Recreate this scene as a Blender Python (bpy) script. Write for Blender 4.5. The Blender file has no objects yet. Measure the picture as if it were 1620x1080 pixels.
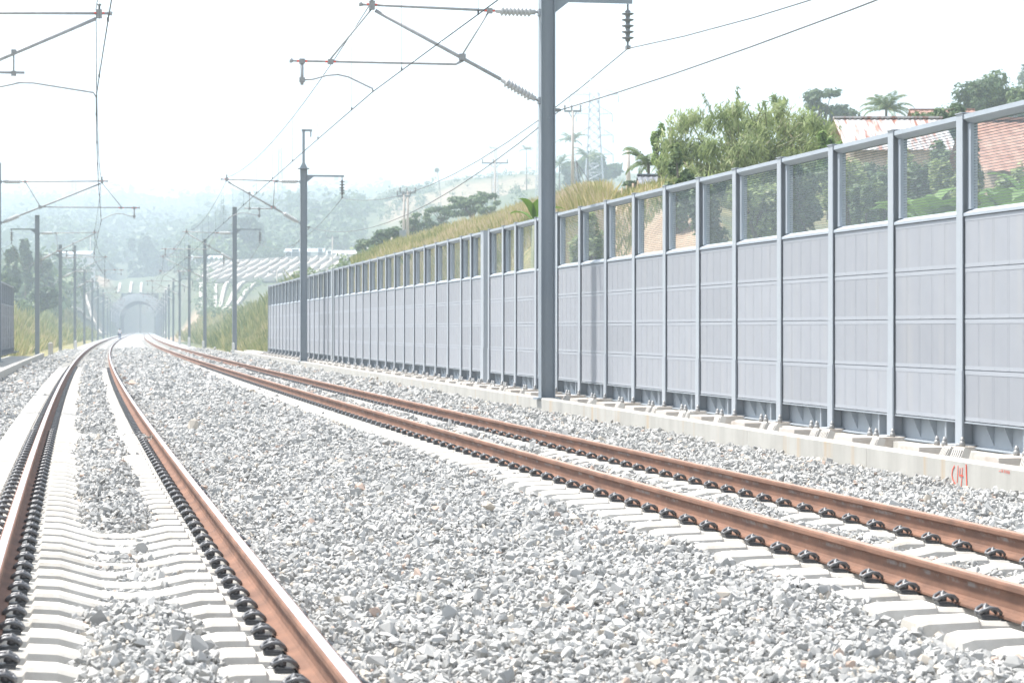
import bpy, bmesh, math, random
import numpy as np
from mathutils import Vector, Matrix, Euler
random.seed(7); RNG = np.random.default_rng(11)
SC = bpy.context.scene; COL = SC.collection
R = math.radians
F = 3730.5; HY = 520.8; EYE = 1.39          # focal length in photo pixels, horizon row, eye above rail top

# ------------------------------------------------------------------ camera, sky, sun, exposure
cd = bpy.data.cameras.new('camera'); cam = bpy.data.objects.new('camera', cd); COL.objects.link(cam)
cam.location = (0, 0, EYE); cam.rotation_euler = (R(90), 0, 0)
cd.sensor_width = 36.0; cd.lens = F / 1620 * 36; cd.shift_y = (HY - 540) / 1620
cd.clip_start = 0.3; cd.clip_end = 12000
cd.dof.use_dof = True; cd.dof.focus_distance = 24; cd.dof.aperture_fstop = 7.1
SC.camera = cam
SUN_EL, SUN_AZ = 63, -66                     # azimuth from +Y (ahead) towards +X; negative = left
w = bpy.data.worlds.new('World'); SC.world = w; w.use_nodes = True
nt = w.node_tree; bg = nt.nodes['Background']
sky = nt.nodes.new('ShaderNodeTexSky'); sky.sky_type = 'NISHITA'; sky.sun_disc = False
sky.sun_elevation = R(SUN_EL); sky.sun_rotation = R(SUN_AZ)
sky.air_density = 1.0; sky.dust_density = 1.5; sky.ozone_density = 1.0
hs = nt.nodes.new('ShaderNodeHueSaturation'); hs.inputs['Saturation'].default_value = .42; nt.links.new(sky.outputs[0], hs.inputs['Color']); nt.links.new(hs.outputs[0], bg.inputs[0]); bg.inputs[1].default_value = 0.13
sd = bpy.data.lights.new('sun', 'SUN'); sun = bpy.data.objects.new('sun', sd); COL.objects.link(sun)
sd.energy = 3.5; sd.angle = R(5); sd.color = (1.0, 0.955, 0.90)
sv = Vector((math.sin(R(SUN_AZ)) * math.cos(R(SUN_EL)), math.cos(R(SUN_AZ)) * math.cos(R(SUN_EL)), math.sin(R(SUN_EL))))
sun.rotation_euler = sv.to_track_quat('Z', 'Y').to_euler(); sun.location = (-40, 40, 80)
SC.view_settings.view_transform = 'Standard'; SC.view_settings.look = 'None'
SC.view_settings.exposure = 1.52; SC.view_settings.gamma = 1.0
SC.cycles.use_denoising = True; SC.cycles.max_bounces = 8; SC.cycles.transparent_max_bounces = 24
SC.cycles.diffuse_bounces = 3; SC.cycles.glossy_bounces = 3; SC.cycles.volume_bounces = 1

# ------------------------------------------------------------------ track line (curved, seen in plan)
TS = np.array([-60, 0, 25, 50, 75, 100, 140, 180, 240, 320, 450, 1300.])
TH = np.array([-.1888, -.1888, -.1834, -.179, -.1757, -.1728, -.1686, -.1651, -.1613, -.1583, -.1553, -.1540])
SS = np.arange(-60, 1300.01, 0.5); HH = np.interp(SS, TS, TH)
hm = (HH[1:] + HH[:-1]) / 2
CX = np.concatenate([[0], np.cumsum(np.sin(hm) * .5)]); CY = np.concatenate([[0], np.cumsum(np.cos(hm) * .5)])
i0 = 120; CX += 3.01 - CX[i0]; CY += 0 - CY[i0]
TC = 2.584                                    # half the track spacing
def line(s, o):
    s = np.asarray(s, float); h = np.interp(s, SS, HH)
    return np.interp(s, SS, CX) + o * np.cos(h), np.interp(s, SS, CY) - o * np.sin(h), h
def P(s, o, z=0.0):
    x, y, h = line(s, o); return Vector((float(x), float(y), z))
def yaw(s): return -float(np.interp(s, SS, HH))       # rotation about Z that turns +Y along the line
def offset_of(x, y):                          # world -> (s, o), the line is nearly straight
    s = np.interp(y, CY, SS)
    for _ in range(2):
        lx, ly, h = line(s, 0.0); s = s + (x - lx) * np.sin(h) + (y - ly) * np.cos(h)
    lx, ly, h = line(s, 0.0); return s, (x - lx) * np.cos(h) - (y - ly) * np.sin(h)
def W(px, py, z): return Vector(((px - 810) / F * z, z, EYE + (HY - py) / F * z))
def o_at(s, px):                              # lateral offset which the photo shows at column px, station s
    lx, ly, h = line(s, 0.0); t = (px - 810) / F
    return float((t * ly - lx) / (np.cos(h) + t * np.sin(h)))
def s_at(o, px):
    s = np.arange(8, 400, .02); x, y, _ = line(s, o); return float(np.interp(-px, -(810 + F * x / y), s))

# ------------------------------------------------------------------ naming helpers
def tag(o, label=None, cat=None, group=None, kind=None):
    if label: o['label'] = label
    if cat: o['category'] = cat
    if group: o['group'] = group
    if kind: o['kind'] = kind
    return o
def link(name, data, parent=None, loc=None, rz=None):
    o = bpy.data.objects.new(name, data); COL.objects.link(o)
    if parent is not None: o.parent = parent
    if loc is not None: o.location = loc
    if rz is not None: o.rotation_euler = (0, 0, rz)
    return o
def empty(name, loc=(0, 0, 0), rz=0.0): return link(name, None, None, loc, rz)
def copy_tree(o, parent=None):
    c = o.copy(); COL.objects.link(c)
    if parent is not None: c.parent = parent
    for ch in o.children: copy_tree(ch, c)
    return c

class MB:
    def __init__(s): s.v = []; s.f = []; s.m = []; s.sm = []
    def add(s, vs, fs, mi=0, smooth=False):
        b = len(s.v); s.v += [tuple(v) for v in vs]
        for f in fs: s.f.append(tuple(b + i for i in f)); s.m.append(mi); s.sm.append(smooth)
        return s
    def box(s, x0, x1, y0, y1, z0, z1, mi=0, M=None, tx=0, ty=0):
        vs = [(x0, y0, z0), (x1, y0, z0), (x1, y1, z0), (x0, y1, z0), (x0 + tx, y0 + ty, z1), (x1 - tx, y0 + ty, z1), (x1 - tx, y1 - ty, z1), (x0 + tx, y1 - ty, z1)]
        if M is not None: vs = [M @ Vector(v) for v in vs]
        return s.add(vs, [(0, 3, 2, 1), (4, 5, 6, 7), (0, 1, 5, 4), (1, 2, 6, 5), (2, 3, 7, 6), (3, 0, 4, 7)], mi)
    def tube(s, pts, r, n=8, mi=0, cap=True):
        pts = [Vector(p) for p in pts]; rs = r if isinstance(r, (list, tuple)) else [r] * len(pts)
        vs = []; fs = []; prev = None
        for i, p in enumerate(pts):
            d = (pts[min(i + 1, len(pts) - 1)] - pts[max(i - 1, 0)])
            if d.length < 1e-9: d = Vector((0, 0, 1))
            d.normalize()
            a = prev if prev is not None else (Vector((0, 0, 1)) if abs(d.z) < .9 else Vector((1, 0, 0)))
            a = a - d * a.dot(d)
            if a.length < 1e-6: a = d.orthogonal()
            a.normalize(); prev = a; b = d.cross(a)
            for k in range(n):
                t = 2 * math.pi * k / n; vs.append(p + (a * math.cos(t) + b * math.sin(t)) * rs[i])
        for i in range(len(pts) - 1):
            for k in range(n):
                k2 = (k + 1) % n; fs.append((i * n + k, i * n + k2, (i + 1) * n + k2, (i + 1) * n + k))
        if cap: fs += [tuple(range(n))[::-1], tuple((len(pts) - 1) * n + k for k in range(n))]
        return s.add(vs, fs, mi, True)
    def lathe(s, p0, p1, prof, n=12, mi=0):   # prof: (t along axis in metres, radius)
        p0 = Vector(p0); d = (Vector(p1) - p0).normalized()
        return s.tube([p0 + d * t for t, r in prof], [max(r, 1e-4) for t, r in prof], n, mi)
    def prism(s, poly, y0, y1, mi=0, M=None, axis='y'):
        n = len(poly)
        if axis == 'y': vs = [(x, y0, z) for x, z in poly] + [(x, y1, z) for x, z in poly]
        elif axis == 'x': vs = [(y0, x, z) for x, z in poly] + [(y1, x, z) for x, z in poly]
        else: vs = [(x, z, y0) for x, z in poly] + [(x, z, y1) for x, z in poly]
        if M is not None: vs = [M @ Vector(v) for v in vs]
        return s.add(vs, [tuple(range(n)), tuple(range(2 * n - 1, n - 1, -1))] + [(i, i + n, (i + 1) % n + n, (i + 1) % n) for i in range(n)], mi)
    def mesh(s, name, mats):
        me = bpy.data.meshes.new(name); me.from_pydata(s.v, [], s.f)
        for m in (mats if isinstance(mats, (list, tuple)) else [mats]): me.materials.append(m)
        me.polygons.foreach_set('material_index', s.m); me.polygons.foreach_set('use_smooth', s.sm)
        bm = bmesh.new(); bm.from_mesh(me); bmesh.ops.recalc_face_normals(bm, faces=bm.faces); bm.to_mesh(me); bm.free()
        return me
    def build(s, name, mats, parent=None, loc=None, rz=None): return link(name, s.mesh(name, mats), parent, loc, rz)

def np_mesh(name, V, Fc, mats, attr=None, smooth=False, fmat=None):
    """V (n,3), Fc (m,k) faces all of k corners, attr: dict name -> per-vertex float array"""
    V = np.asarray(V, np.float32); Fc = np.asarray(Fc, np.int32); me = bpy.data.meshes.new(name)
    me.vertices.add(len(V)); me.vertices.foreach_set('co', V.ravel())
    m, k = Fc.shape; me.loops.add(m * k); me.loops.foreach_set('vertex_index', Fc.ravel())
    me.polygons.add(m); me.polygons.foreach_set('loop_start', np.arange(0, m * k, k, dtype=np.int32))
    for mt in (mats if isinstance(mats, (list, tuple)) else [mats]): me.materials.append(mt)
    me.polygons.foreach_set('use_smooth', np.full(m, smooth))
    if fmat is not None: me.polygons.foreach_set('material_index', np.asarray(fmat, np.int32))
    me.update(calc_edges=True)
    for a, val in (attr or {}).items():
        at = me.attributes.new(a, 'FLOAT', 'POINT'); at.data.foreach_set('value', np.asarray(val, np.float32))
    return me

# ------------------------------------------------------------------ materials
def rgb(c): return (c[0], c[1], c[2], 1)
def mat(name, c1, c2=None, rough=.7, metal=0.0, scale=6.0, bump=0.0, bscale=None, coords='Object', detail=6, spec=.4, c3=None, stretch=None, bdist=.02):
    m = bpy.data.materials.new(name); m.use_nodes = True; t = m.node_tree; b = t.nodes['Principled BSDF']
    b.inputs['Roughness'].default_value = rough; b.inputs['Metallic'].default_value = metal; b.inputs['Specular IOR Level'].default_value = spec
    b.inputs['Base Color'].default_value = rgb(c1)
    tc = t.nodes.new('ShaderNodeTexCoord'); src = tc.outputs[coords]
    if stretch:
        mp = t.nodes.new('ShaderNodeMapping'); mp.inputs['Scale'].default_value = stretch; t.links.new(src, mp.inputs[0]); src = mp.outputs[0]
    if c2 is not None:
        n = t.nodes.new('ShaderNodeTexNoise'); n.inputs['Scale'].default_value = scale; n.inputs['Detail'].default_value = detail; n.inputs['Roughness'].default_value = .65
        t.links.new(src, n.inputs['Vector']); r = t.nodes.new('ShaderNodeValToRGB'); t.links.new(n.outputs['Fac'], r.inputs[0])
        r.color_ramp.elements[0].color = rgb(c1); r.color_ramp.elements[1].color = rgb(c2)
        r.color_ramp.elements[0].position = .36; r.color_ramp.elements[1].position = .64
        if c3 is not None:
            e = r.color_ramp.elements.new(.74); e.color = rgb(c3)
        t.links.new(r.outputs[0], b.inputs['Base Color'])
    if bump:
        n = t.nodes.new('ShaderNodeTexNoise'); n.inputs['Scale'].default_value = bscale or scale * 4; n.inputs['Detail'].default_value = 5
        t.links.new(src, n.inputs['Vector']); bp = t.nodes.new('ShaderNodeBump'); bp.inputs['Strength'].default_value = bump; bp.inputs['Distance'].default_value = bdist
        t.links.new(n.outputs['Fac'], bp.inputs['Height']); t.links.new(bp.outputs[0], b.inputs['Normal'])
    return m
def ramp_attr(m, attr, stops, mul=None):
    """drive base colour from a mesh attribute (a colour the thing has: stone kind, leaf tone)"""
    t = m.node_tree; b = t.nodes['Principled BSDF']; a = t.nodes.new('ShaderNodeAttribute'); a.attribute_name = attr
    r = t.nodes.new('ShaderNodeValToRGB'); t.links.new(a.outputs['Fac'], r.inputs[0])
    el = r.color_ramp.elements; el[0].position = stops[0][0]; el[0].color = rgb(stops[0][1]); el[1].position = stops[-1][0]; el[1].color = rgb(stops[-1][1])
    for p, c in stops[1:-1]: e = el.new(p); e.color = rgb(c)
    for l in list(b.inputs['Base Color'].links): t.links.remove(l)
    t.links.new(r.outputs[0], b.inputs['Base Color']); return r

M_paint = mat('grey_paint', (.33, .37, .41), (.36, .40, .44), .55, 0, 3, .04, 60)
M_post = mat('post_paint', (.33, .36, .39), (.355, .385, .415), .5, 0, 3, .03, 60)
M_mast = mat('mast_galvanised', (.235, .27, .30), (.27, .30, .325), .6, .1, 2.5, .03, 40, stretch=(1, 1, .25))
M_tube = mat('galvanised_tube', (.30, .31, .315), (.38, .385, .39), .5, .1, 9, .03, 60)
M_dark = mat('dark_steel', (.055, .06, .068), (.09, .095, .10), .45, .3, 30)
M_clip = mat('clip_black', (.10, .105, .112), (.155, .155, .16), .42, .3, 40, c3=(.17, .14, .11))
M_red = mat('red_mark_paint', (.75, .07, .035), (.80, .12, .07), .6, 0, 40)
M_wire = mat('wire_metal', (.05, .055, .06), None, .6, .0)
M_ins = mat('insulator_grey', (.42, .43, .43), (.48, .485, .48), .3, 0, 20)
M_insd = mat('insulator_rim', (.17, .19, .20), (.25, .25, .25), .3, 0, 20)
M_conc = mat('sleeper_concrete', (.50, .48, .435), (.57, .55, .505), .85, 0, 9, .25, 90, c3=(.46, .41, .34), bdist=.004)
M_bolt = mat('galvanised_bolt', (.22, .225, .23), (.32, .32, .31), .45, .3, 40)
M_base = mat('base_steel_paint', (.28, .31, .34), (.30, .335, .365), .65, 0, 4)
M_ribs = mat('cover_concrete', (.52, .50, .47), (.60, .58, .54), .9, 0, 8, .2, 60, bdist=.004)
M_kerb2 = mat('anchor_block_concrete', (.47, .43, .39), (.56, .52, .47), .9, 0, 5, .2, 50, stretch=(1, 1, 5), bdist=.004)

def tone_by_object(m, lo, hi, stain, amt):
    t = m.node_tree; b = t.nodes['Principled BSDF']; src = b.inputs['Base Color'].links[0].from_socket; oi = t.nodes.new('ShaderNodeObjectInfo'); g = t.nodes.new('ShaderNodeNewGeometry')
    h = t.nodes.new('ShaderNodeHueSaturation'); mr = t.nodes.new('ShaderNodeMapRange'); mr.inputs[3].default_value = lo; mr.inputs[4].default_value = hi; t.links.new(oi.outputs['Random'], mr.inputs[0]); t.links.new(mr.outputs[0], h.inputs['Value']); t.links.new(src, h.inputs['Color'])
    n = t.nodes.new('ShaderNodeTexNoise'); n.inputs['Scale'].default_value = 3.3; n.inputs['Detail'].default_value = 8; n.inputs['Roughness'].default_value = .7; t.links.new(g.outputs['Position'], n.inputs[0])
    r = t.nodes.new('ShaderNodeValToRGB'); r.color_ramp.elements[0].position = .50; r.color_ramp.elements[1].position = .72; r.color_ramp.elements[0].color = (0, 0, 0, 1); r.color_ramp.elements[1].color = (amt, amt, amt, 1); t.links.new(n.outputs['Fac'], r.inputs[0])
    x = t.nodes.new('ShaderNodeMixRGB'); t.links.new(r.outputs[0], x.inputs[0]); t.links.new(h.outputs[0], x.inputs[1]); x.inputs[2].default_value = rgb(stain); t.links.new(x.outputs[0], b.inputs['Base Color'])
tone_by_object(M_conc, .90, 1.06, (.36, .32, .26), .7); tone_by_object(M_kerb2, .92, 1.05, (.34, .28, .22), .6); tone_by_object(M_ribs, .85, 1.08, (.36, .32, .27), .5)
def kerb_mat():
    m = mat('kerb_concrete', (.36, .35, .32), (.43, .42, .385), .9, 0, 2.2, .2, 60, bdist=.004, stretch=(1, 1, .35))
    t = m.node_tree; b = t.nodes['Principled BSDF']; src = b.inputs['Base Color'].links[0].from_socket
    tc = t.nodes.new('ShaderNodeTexCoord'); mp = t.nodes.new('ShaderNodeMapping'); mp.inputs['Scale'].default_value = (1, 1, .06); t.links.new(tc.outputs['Object'], mp.inputs[0])
    n = t.nodes.new('ShaderNodeTexNoise'); n.inputs['Scale'].default_value = 3.1; n.inputs['Detail'].default_value = 3; t.links.new(mp.outputs[0], n.inputs[0])
    r = t.nodes.new('ShaderNodeValToRGB'); r.color_ramp.elements[0].position = .60; r.color_ramp.elements[1].position = .70
    r.color_ramp.elements[0].color = (0, 0, 0, 1); r.color_ramp.elements[1].color = (.55, .55, .55, 1); t.links.new(n.outputs['Fac'], r.inputs[0])
    mx = t.nodes.new('ShaderNodeMixRGB'); t.links.new(r.outputs[0], mx.inputs[0]); t.links.new(src, mx.inputs[1]); mx.inputs[2].default_value = (.42, .30, .17, 1)
    t.links.new(mx.outputs[0], b.inputs['Base Color']); return m
M_kerb = kerb_mat()

def rail_mat():
    m = mat('rail_rust', (.135, .072, .048), (.225, .118, .076), .8, 0, 2.2, .15, 90, c3=(.27, .155, .105), stretch=(1, 1, 3), bdist=.002)
    t = m.node_tree; b = t.nodes['Principled BSDF']; src = b.inputs['Base Color'].links[0].from_socket
    tc = t.nodes.new('ShaderNodeTexCoord'); sp = t.nodes.new('ShaderNodeSeparateXYZ'); t.links.new(tc.outputs['Object'], sp.inputs[0])
    def mr(a, bb, c, d):
        n = t.nodes.new('ShaderNodeMapRange'); n.inputs[1].default_value = a; n.inputs[2].default_value = bb; n.inputs[3].default_value = c; n.inputs[4].default_value = d
        t.links.new(sp.outputs['Z'], n.inputs[0]); return n
    up = mr(-.082, -.070, 0, 1); dn = mr(-.053, -.048, 1, 0)     # chalky mill scale left on the upper web
    mu = t.nodes.new('ShaderNodeMath'); mu.operation = 'MULTIPLY'; t.links.new(up.outputs[0], mu.inputs[0]); t.links.new(dn.outputs[0], mu.inputs[1])
    n = t.nodes.new('ShaderNodeTexNoise'); n.inputs['Scale'].default_value = 4; n.inputs['Detail'].default_value = 8; n.inputs['Roughness'].default_value = .75; t.links.new(tc.outputs['Object'], n.inputs[0])
    r = t.nodes.new('ShaderNodeValToRGB'); r.color_ramp.elements[0].position = .49; r.color_ramp.elements[1].position = .60; t.links.new(n.outputs['Fac'], r.inputs[0])
    m2 = t.nodes.new('ShaderNodeMath'); m2.operation = 'MULTIPLY'; t.links.new(mu.outputs[0], m2.inputs[0]); t.links.new(r.outputs[0], m2.inputs[1])
    m3 = t.nodes.new('ShaderNodeMath'); m3.operation = 'MULTIPLY'; t.links.new(m2.outputs[0], m3.inputs[0]); m3.inputs[1].default_value = .75
    mx = t.nodes.new('ShaderNodeMixRGB'); t.links.new(m3.outputs[0], mx.inputs[0]); t.links.new(src, mx.inputs[1]); mx.inputs[2].default_value = (.26, .25, .24, 1)
    t.links.new(mx.outputs[0], b.inputs['Base Color']); return m
M_rust = rail_mat()
M_head = mat('running_band', (.56, .57, .60), (.66, .67, .70), .36, .75, 3, .05, 40, stretch=(1, .1, 1), bdist=.001)
M_head2 = mat('running_band_rusty', (.38, .22, .15), (.47, .34, .27), .45, .35, 5, .05, 40, stretch=(1, .1, 1), bdist=.001)

# ------------------------------------------------------------------ noise used for shapes
def vnoise(x, y, seed=0):
    def h(i, j): 
        n = (i * 374761393 + j * 668265263 + seed * 1442695041) & 0xffffffff
        n = ((n ^ (n >> 13)) * 1274126177) & 0xffffffff
        return ((n ^ (n >> 16)) & 0xffff) / 65535.0
    xi = np.floor(x).astype(np.int64); yi = np.floor(y).astype(np.int64); fx = x - xi; fy = y - yi
    fx = fx * fx * (3 - 2 * fx); fy = fy * fy * (3 - 2 * fy)
    return (h(xi, yi) * (1 - fx) + h(xi + 1, yi) * fx) * (1 - fy) + (h(xi, yi + 1) * (1 - fx) + h(xi + 1, yi + 1) * fx) * fy

# ------------------------------------------------------------------ terrain (hills, valley, banks)
KP = 520.8
TPX = np.array([-1500, 0, 60, 110, 190, 250, 320, 420, 500, 560, 640, 740, 850, 930, 1050, 1200, 1400, 1620, 3500], float)
def hrow(z, pys): return [EYE + (HY - p) * z / F if p < 900 else -(p - 900) for p in pys]
# values below 900 are the photo row at which the ground of that distance shows; 900+h is a plain depth h below the rail
ROWS = [
 (25,   hrow(25,  [903, 903, 903, 903, 903, 903, 903, 903, 903, 903, 903, 903, 902, 902, 902, 902, 902, 902, 901])),
 (60,   hrow(60,  [903, 903, 903, 903, 903, 903, 903, 903, 903, 903, 903, 901, 440, 372, 330, 400, 420, 420, 400])),
 (90,   hrow(90,  [903, 903, 903, 903, 903, 903, 903, 903, 903, 902, 490, 418, 366, 330, 304, 335, 320, 310, 280])),
 (130,  hrow(130, [902, 902, 902, 902, 903, 903, 902, 902, 500, 468, 405, 372, 338, 312, 298, 310, 290, 270, 230])),
 (165,  hrow(165, [480, 518, 540, 556, 902, 902, 552, 510, 440, 420, 388, 362, 330, 303, 296, 300, 280, 260, 220])),
 (200,  hrow(200, [470, 500, 525, 548, 902, 902, 520, 485, 436, 412, 388, 362, 333, 306, 298, 300, 280, 260, 220])),
 (260,  hrow(260, [460, 490, 512, 538, 901, 901, 524, 500, 470, 440, 410, 385, 350, 320, 305, 300, 280, 260, 220])),
 (400,  hrow(400, [450, 488, 498, 512, 528, 528, 518, 506, 470, 440, 425, 400, 370, 330, 305, 300, 280, 260, 220])),
 (560,  hrow(560, [440, 480, 485, 492, 521, 521, 499, 494, 455, 430, 410, 395, 365, 325, 300, 300, 280, 260, 220])),
 (650,  hrow(650, [430, 465, 462, 465, 514, 514, 449, 448, 447, 446, 420, 385, 345, 320, 300, 300, 280, 260, 220])),
 (730,  hrow(730, [420, 450, 448, 448, 500, 500, 418, 412, 408, 405, 380, 350, 325, 312, 300, 300, 280, 260, 220])),
 (800,  hrow(800, [415, 440, 436, 438, 474, 474, 414, 410, 406, 402, 366, 336, 310, 305, 295, 300, 280, 260, 220])),
 (860,  hrow(860, [410, 436, 424, 424, 446, 452, 410, 404, 396, 388, 355, 325, 295, 292, 290, 300, 280, 260, 220])),
 (980,  hrow(980, [400, 430, 414, 416, 432, 436, 404, 385, 372, 350, 320, 292, 281, 284, 286, 300, 280, 260, 220])),
 (1150, hrow(1150,[390, 420, 402, 400, 415, 415, 392, 368, 345, 326, 302, 285, 284, 286, 288, 300, 280, 260, 220])),
 (1500, hrow(1500,[370, 392, 380, 380, 392, 388, 374, 358, 350, 345, 320, 305, 300, 300, 300, 300, 280, 260, 220])),
 (2000, hrow(2000,[350, 360, 357, 357, 360, 358, 352, 348, 345, 342, 330, 320, 320, 315, 310, 300, 280, 260, 220])),
 (2600, hrow(2600,[338, 345, 341, 339, 337, 343, 341, 343, 338, 340, 340, 335, 330, 325, 310, 300, 280, 260, 220])),
 (3200, hrow(3200,[400, 390, 390, 390, 390, 390, 390, 390, 390, 390, 390, 390, 390, 390, 390, 390, 380, 360, 320])),
]
RZ = np.array([math.log(r[0]) for r in ROWS]); RH = np.array([r[1] for r in ROWS])
def terrain_h(x, y):
    x = np.asarray(x, float); y = np.asarray(y, float)
    zz = np.maximum(y, 25.0); px = np.clip(810 + F * x / zz, TPX[0], TPX[-1]); lz = np.clip(np.log(zz), RZ[0], RZ[-1])
    j = np.clip(np.searchsorted(RZ, lz) - 1, 0, len(RZ) - 2); fz = (lz - RZ[j]) / (RZ[j + 1] - RZ[j]); fz = fz * fz * (3 - 2 * fz) * .5 + fz * .5
    k = np.clip(np.searchsorted(TPX, px) - 1, 0, len(TPX) - 2); fx = (px - TPX[k]) / (TPX[k + 1] - TPX[k]); fx = fx * fx * (3 - 2 * fx) * .6 + fx * .4
    h = (RH[j, k] * (1 - fx) + RH[j, k + 1] * fx) * (1 - fz) + (RH[j + 1, k] * (1 - fx) + RH[j + 1, k + 1] * fx) * fz
    s, o = offset_of(x, y)
    amp = np.clip((zz - 40) / 900, 0, 1) * (1 - .97 * np.clip(1 - np.abs(px - 465) / 60 + 2.6, 0, 1) * np.clip(3 - np.abs(zz - 685) / 30, 0, 1))
    h = h + (vnoise(x / 60, y / 60, 3) - .5) * 9 * amp + (vnoise(x / 17, y / 17, 5) - .5) * 3 * amp + (vnoise(x / 4, y / 4, 9) - .5) * .5
    ao = np.abs(o); near = np.clip((ao - 8.0) / np.where(o > 0, 7.0, 9.0), 0, 1); near = near * near * (3 - 2 * near)
    form = np.where(s < 140, -2.6, -.62)
    hc = form * (1 - near) + h * near
    return np.where(s < 803, hc, np.where(s < 912, np.where(ao < 14, np.maximum(h, 13.6), h), np.where(s < 1150, hc, h)))
def build_terrain():
    zs = np.concatenate([np.linspace(-60, 24, 22), np.geomspace(25, 260, 150), np.geomspace(262, 3100, 165)])
    ts = np.concatenate([np.linspace(-1.3, -.30, 26), np.linspace(-.29, .30, 236), np.linspace(.31, 1.3, 26)])
    zg, tg = np.meshgrid(zs, ts, indexing='ij'); xg = tg * (np.maximum(zg, 0) + 45); yg = zg
    hg = terrain_h(xg, yg); V = np.stack([xg, yg, hg], -1).reshape(-1, 3)
    n1, n2 = zg.shape; idx = np.arange(n1 * n2).reshape(n1, n2)
    Q = np.stack([idx[:-1, :-1], idx[:-1, 1:], idx[1:, 1:], idx[1:, :-1]], -1).reshape(-1, 4)
    c = V[Q].mean(1); s, o = offset_of(c[:, 0], c[:, 1]); keep = ~((np.abs(o) < 6.8) & (((s > 794) & (s < 812)) | ((s > 903) & (s < 925))))
    # ground cover: 0 green scrub .. 1 dry yellow grass ; bare: reddish earth
    s, o = offset_of(V[:, 0], V[:, 1]); px = 810 + F * V[:, 0] / np.maximum(V[:, 1], 25)
    dry = np.clip(1.15 - np.abs(V[:, 1] - 150) / 170, 0, 1) * np.clip((px - 250) / 80, 0, 1); dry = np.maximum(dry, ((px < 150) & (V[:, 1] < 420)) * .8)
    dry = np.where(V[:, 1] < 75, .25, dry)
    bare = np.zeros(len(V))
    def blob(px0, px1, z0, z1, a):
        d = np.minimum(np.minimum(px - px0, px1 - px) / 12, np.minimum(V[:, 1] - z0, z1 - V[:, 1]) / 12)
        return a * np.clip(d + (vnoise(V[:, 0] / 9, V[:, 1] / 9, 21) - .5) * 2, 0, 1)
    for b in ((90, 175, 820, 930, .8), (960, 1140, 52, 78, 1.), (600, 860, 860, 960, .55), (240, 420, 380, 590, .8), (95, 170, 640, 740, .6), (520, 660, 735, 860, .8), (480, 640, 980, 1050, .7), (930, 960, 90, 120, .8)):
        bare = np.maximum(bare, blob(*b))
    me = np_mesh('hillside', V, Q[keep], M_ground, {'dry': dry, 'bare': bare}, True)
    return tag(link('hillside', me), kind='structure')
def ground_mat():
    m = mat('ground_cover', (.05, .075, .04), (.085, .11, .055), .95, 0, .12, .6, 1.3, coords='Object', bdist=.5)
    t = m.node_tree; b = t.nodes['Principled BSDF']; green = b.inputs['Base Color'].links[0].from_socket
    tc = t.nodes.new('ShaderNodeTexCoord')
    def noise(sc, det=5):
        n = t.nodes.new('ShaderNodeTexNoise'); n.inputs['Scale'].default_value = sc; n.inputs['Detail'].default_value = det; t.links.new(tc.outputs['Object'], n.inputs[0]); return n.outputs['Fac']
    def ramp(src, a, b_, c0, c1):
        r = t.nodes.new('ShaderNodeValToRGB'); r.color_ramp.elements[0].position = a; r.color_ramp.elements[1].position = b_
        r.color_ramp.elements[0].color = rgb(c0); r.color_ramp.elements[1].color = rgb(c1); t.links.new(src, r.inputs[0]); return r.outputs[0]
    def mix(f, a, b_):
        x = t.nodes.new('ShaderNodeMixRGB'); t.links.new(f, x.inputs[0]); t.links.new(a, x.inputs[1]); t.links.new(b_, x.inputs[2]); return x.outputs[0]
    dry = ramp(noise(1.4), .38, .66, (.17, .17, .055), (.34, .27, .12))
    def att(nm):
        a = t.nodes.new('ShaderNodeAttribute'); a.attribute_name = nm; return a.outputs['Fac']
    def addn(a, sc, k):
        mth = t.nodes.new('ShaderNodeMath'); mth.operation = 'MULTIPLY_ADD'; t.links.new(noise(sc), mth.inputs[0]); mth.inputs[1].default_value = k
        t.links.new(a, mth.inputs[2]); s2 = t.nodes.new('ShaderNodeMath'); s2.operation = 'SUBTRACT'; s2.use_clamp = True; t.links.new(mth.outputs[0], s2.inputs[0]); s2.inputs[1].default_value = k / 2; return s2.outputs[0]
    col = mix(addn(att('dry'), .35, 1.2), green, dry)
    earth = ramp(noise(.5), .35, .7, (.30, .20, .13), (.42, .32, .23))
    patches = ramp(noise(.018, 4), .56, .64, (0, 0, 0), (.7, .7, .7))
    col = mix(patches, col, ramp(noise(.2), .3, .7, (.12, .12, .07), (.19, .17, .11)))
    col = mix(addn(att('bare'), .25, .5), col, earth)
    t.links.new(col, b.inputs['Base Color']); return m
M_ground = ground_mat()
build_terrain()

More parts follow.
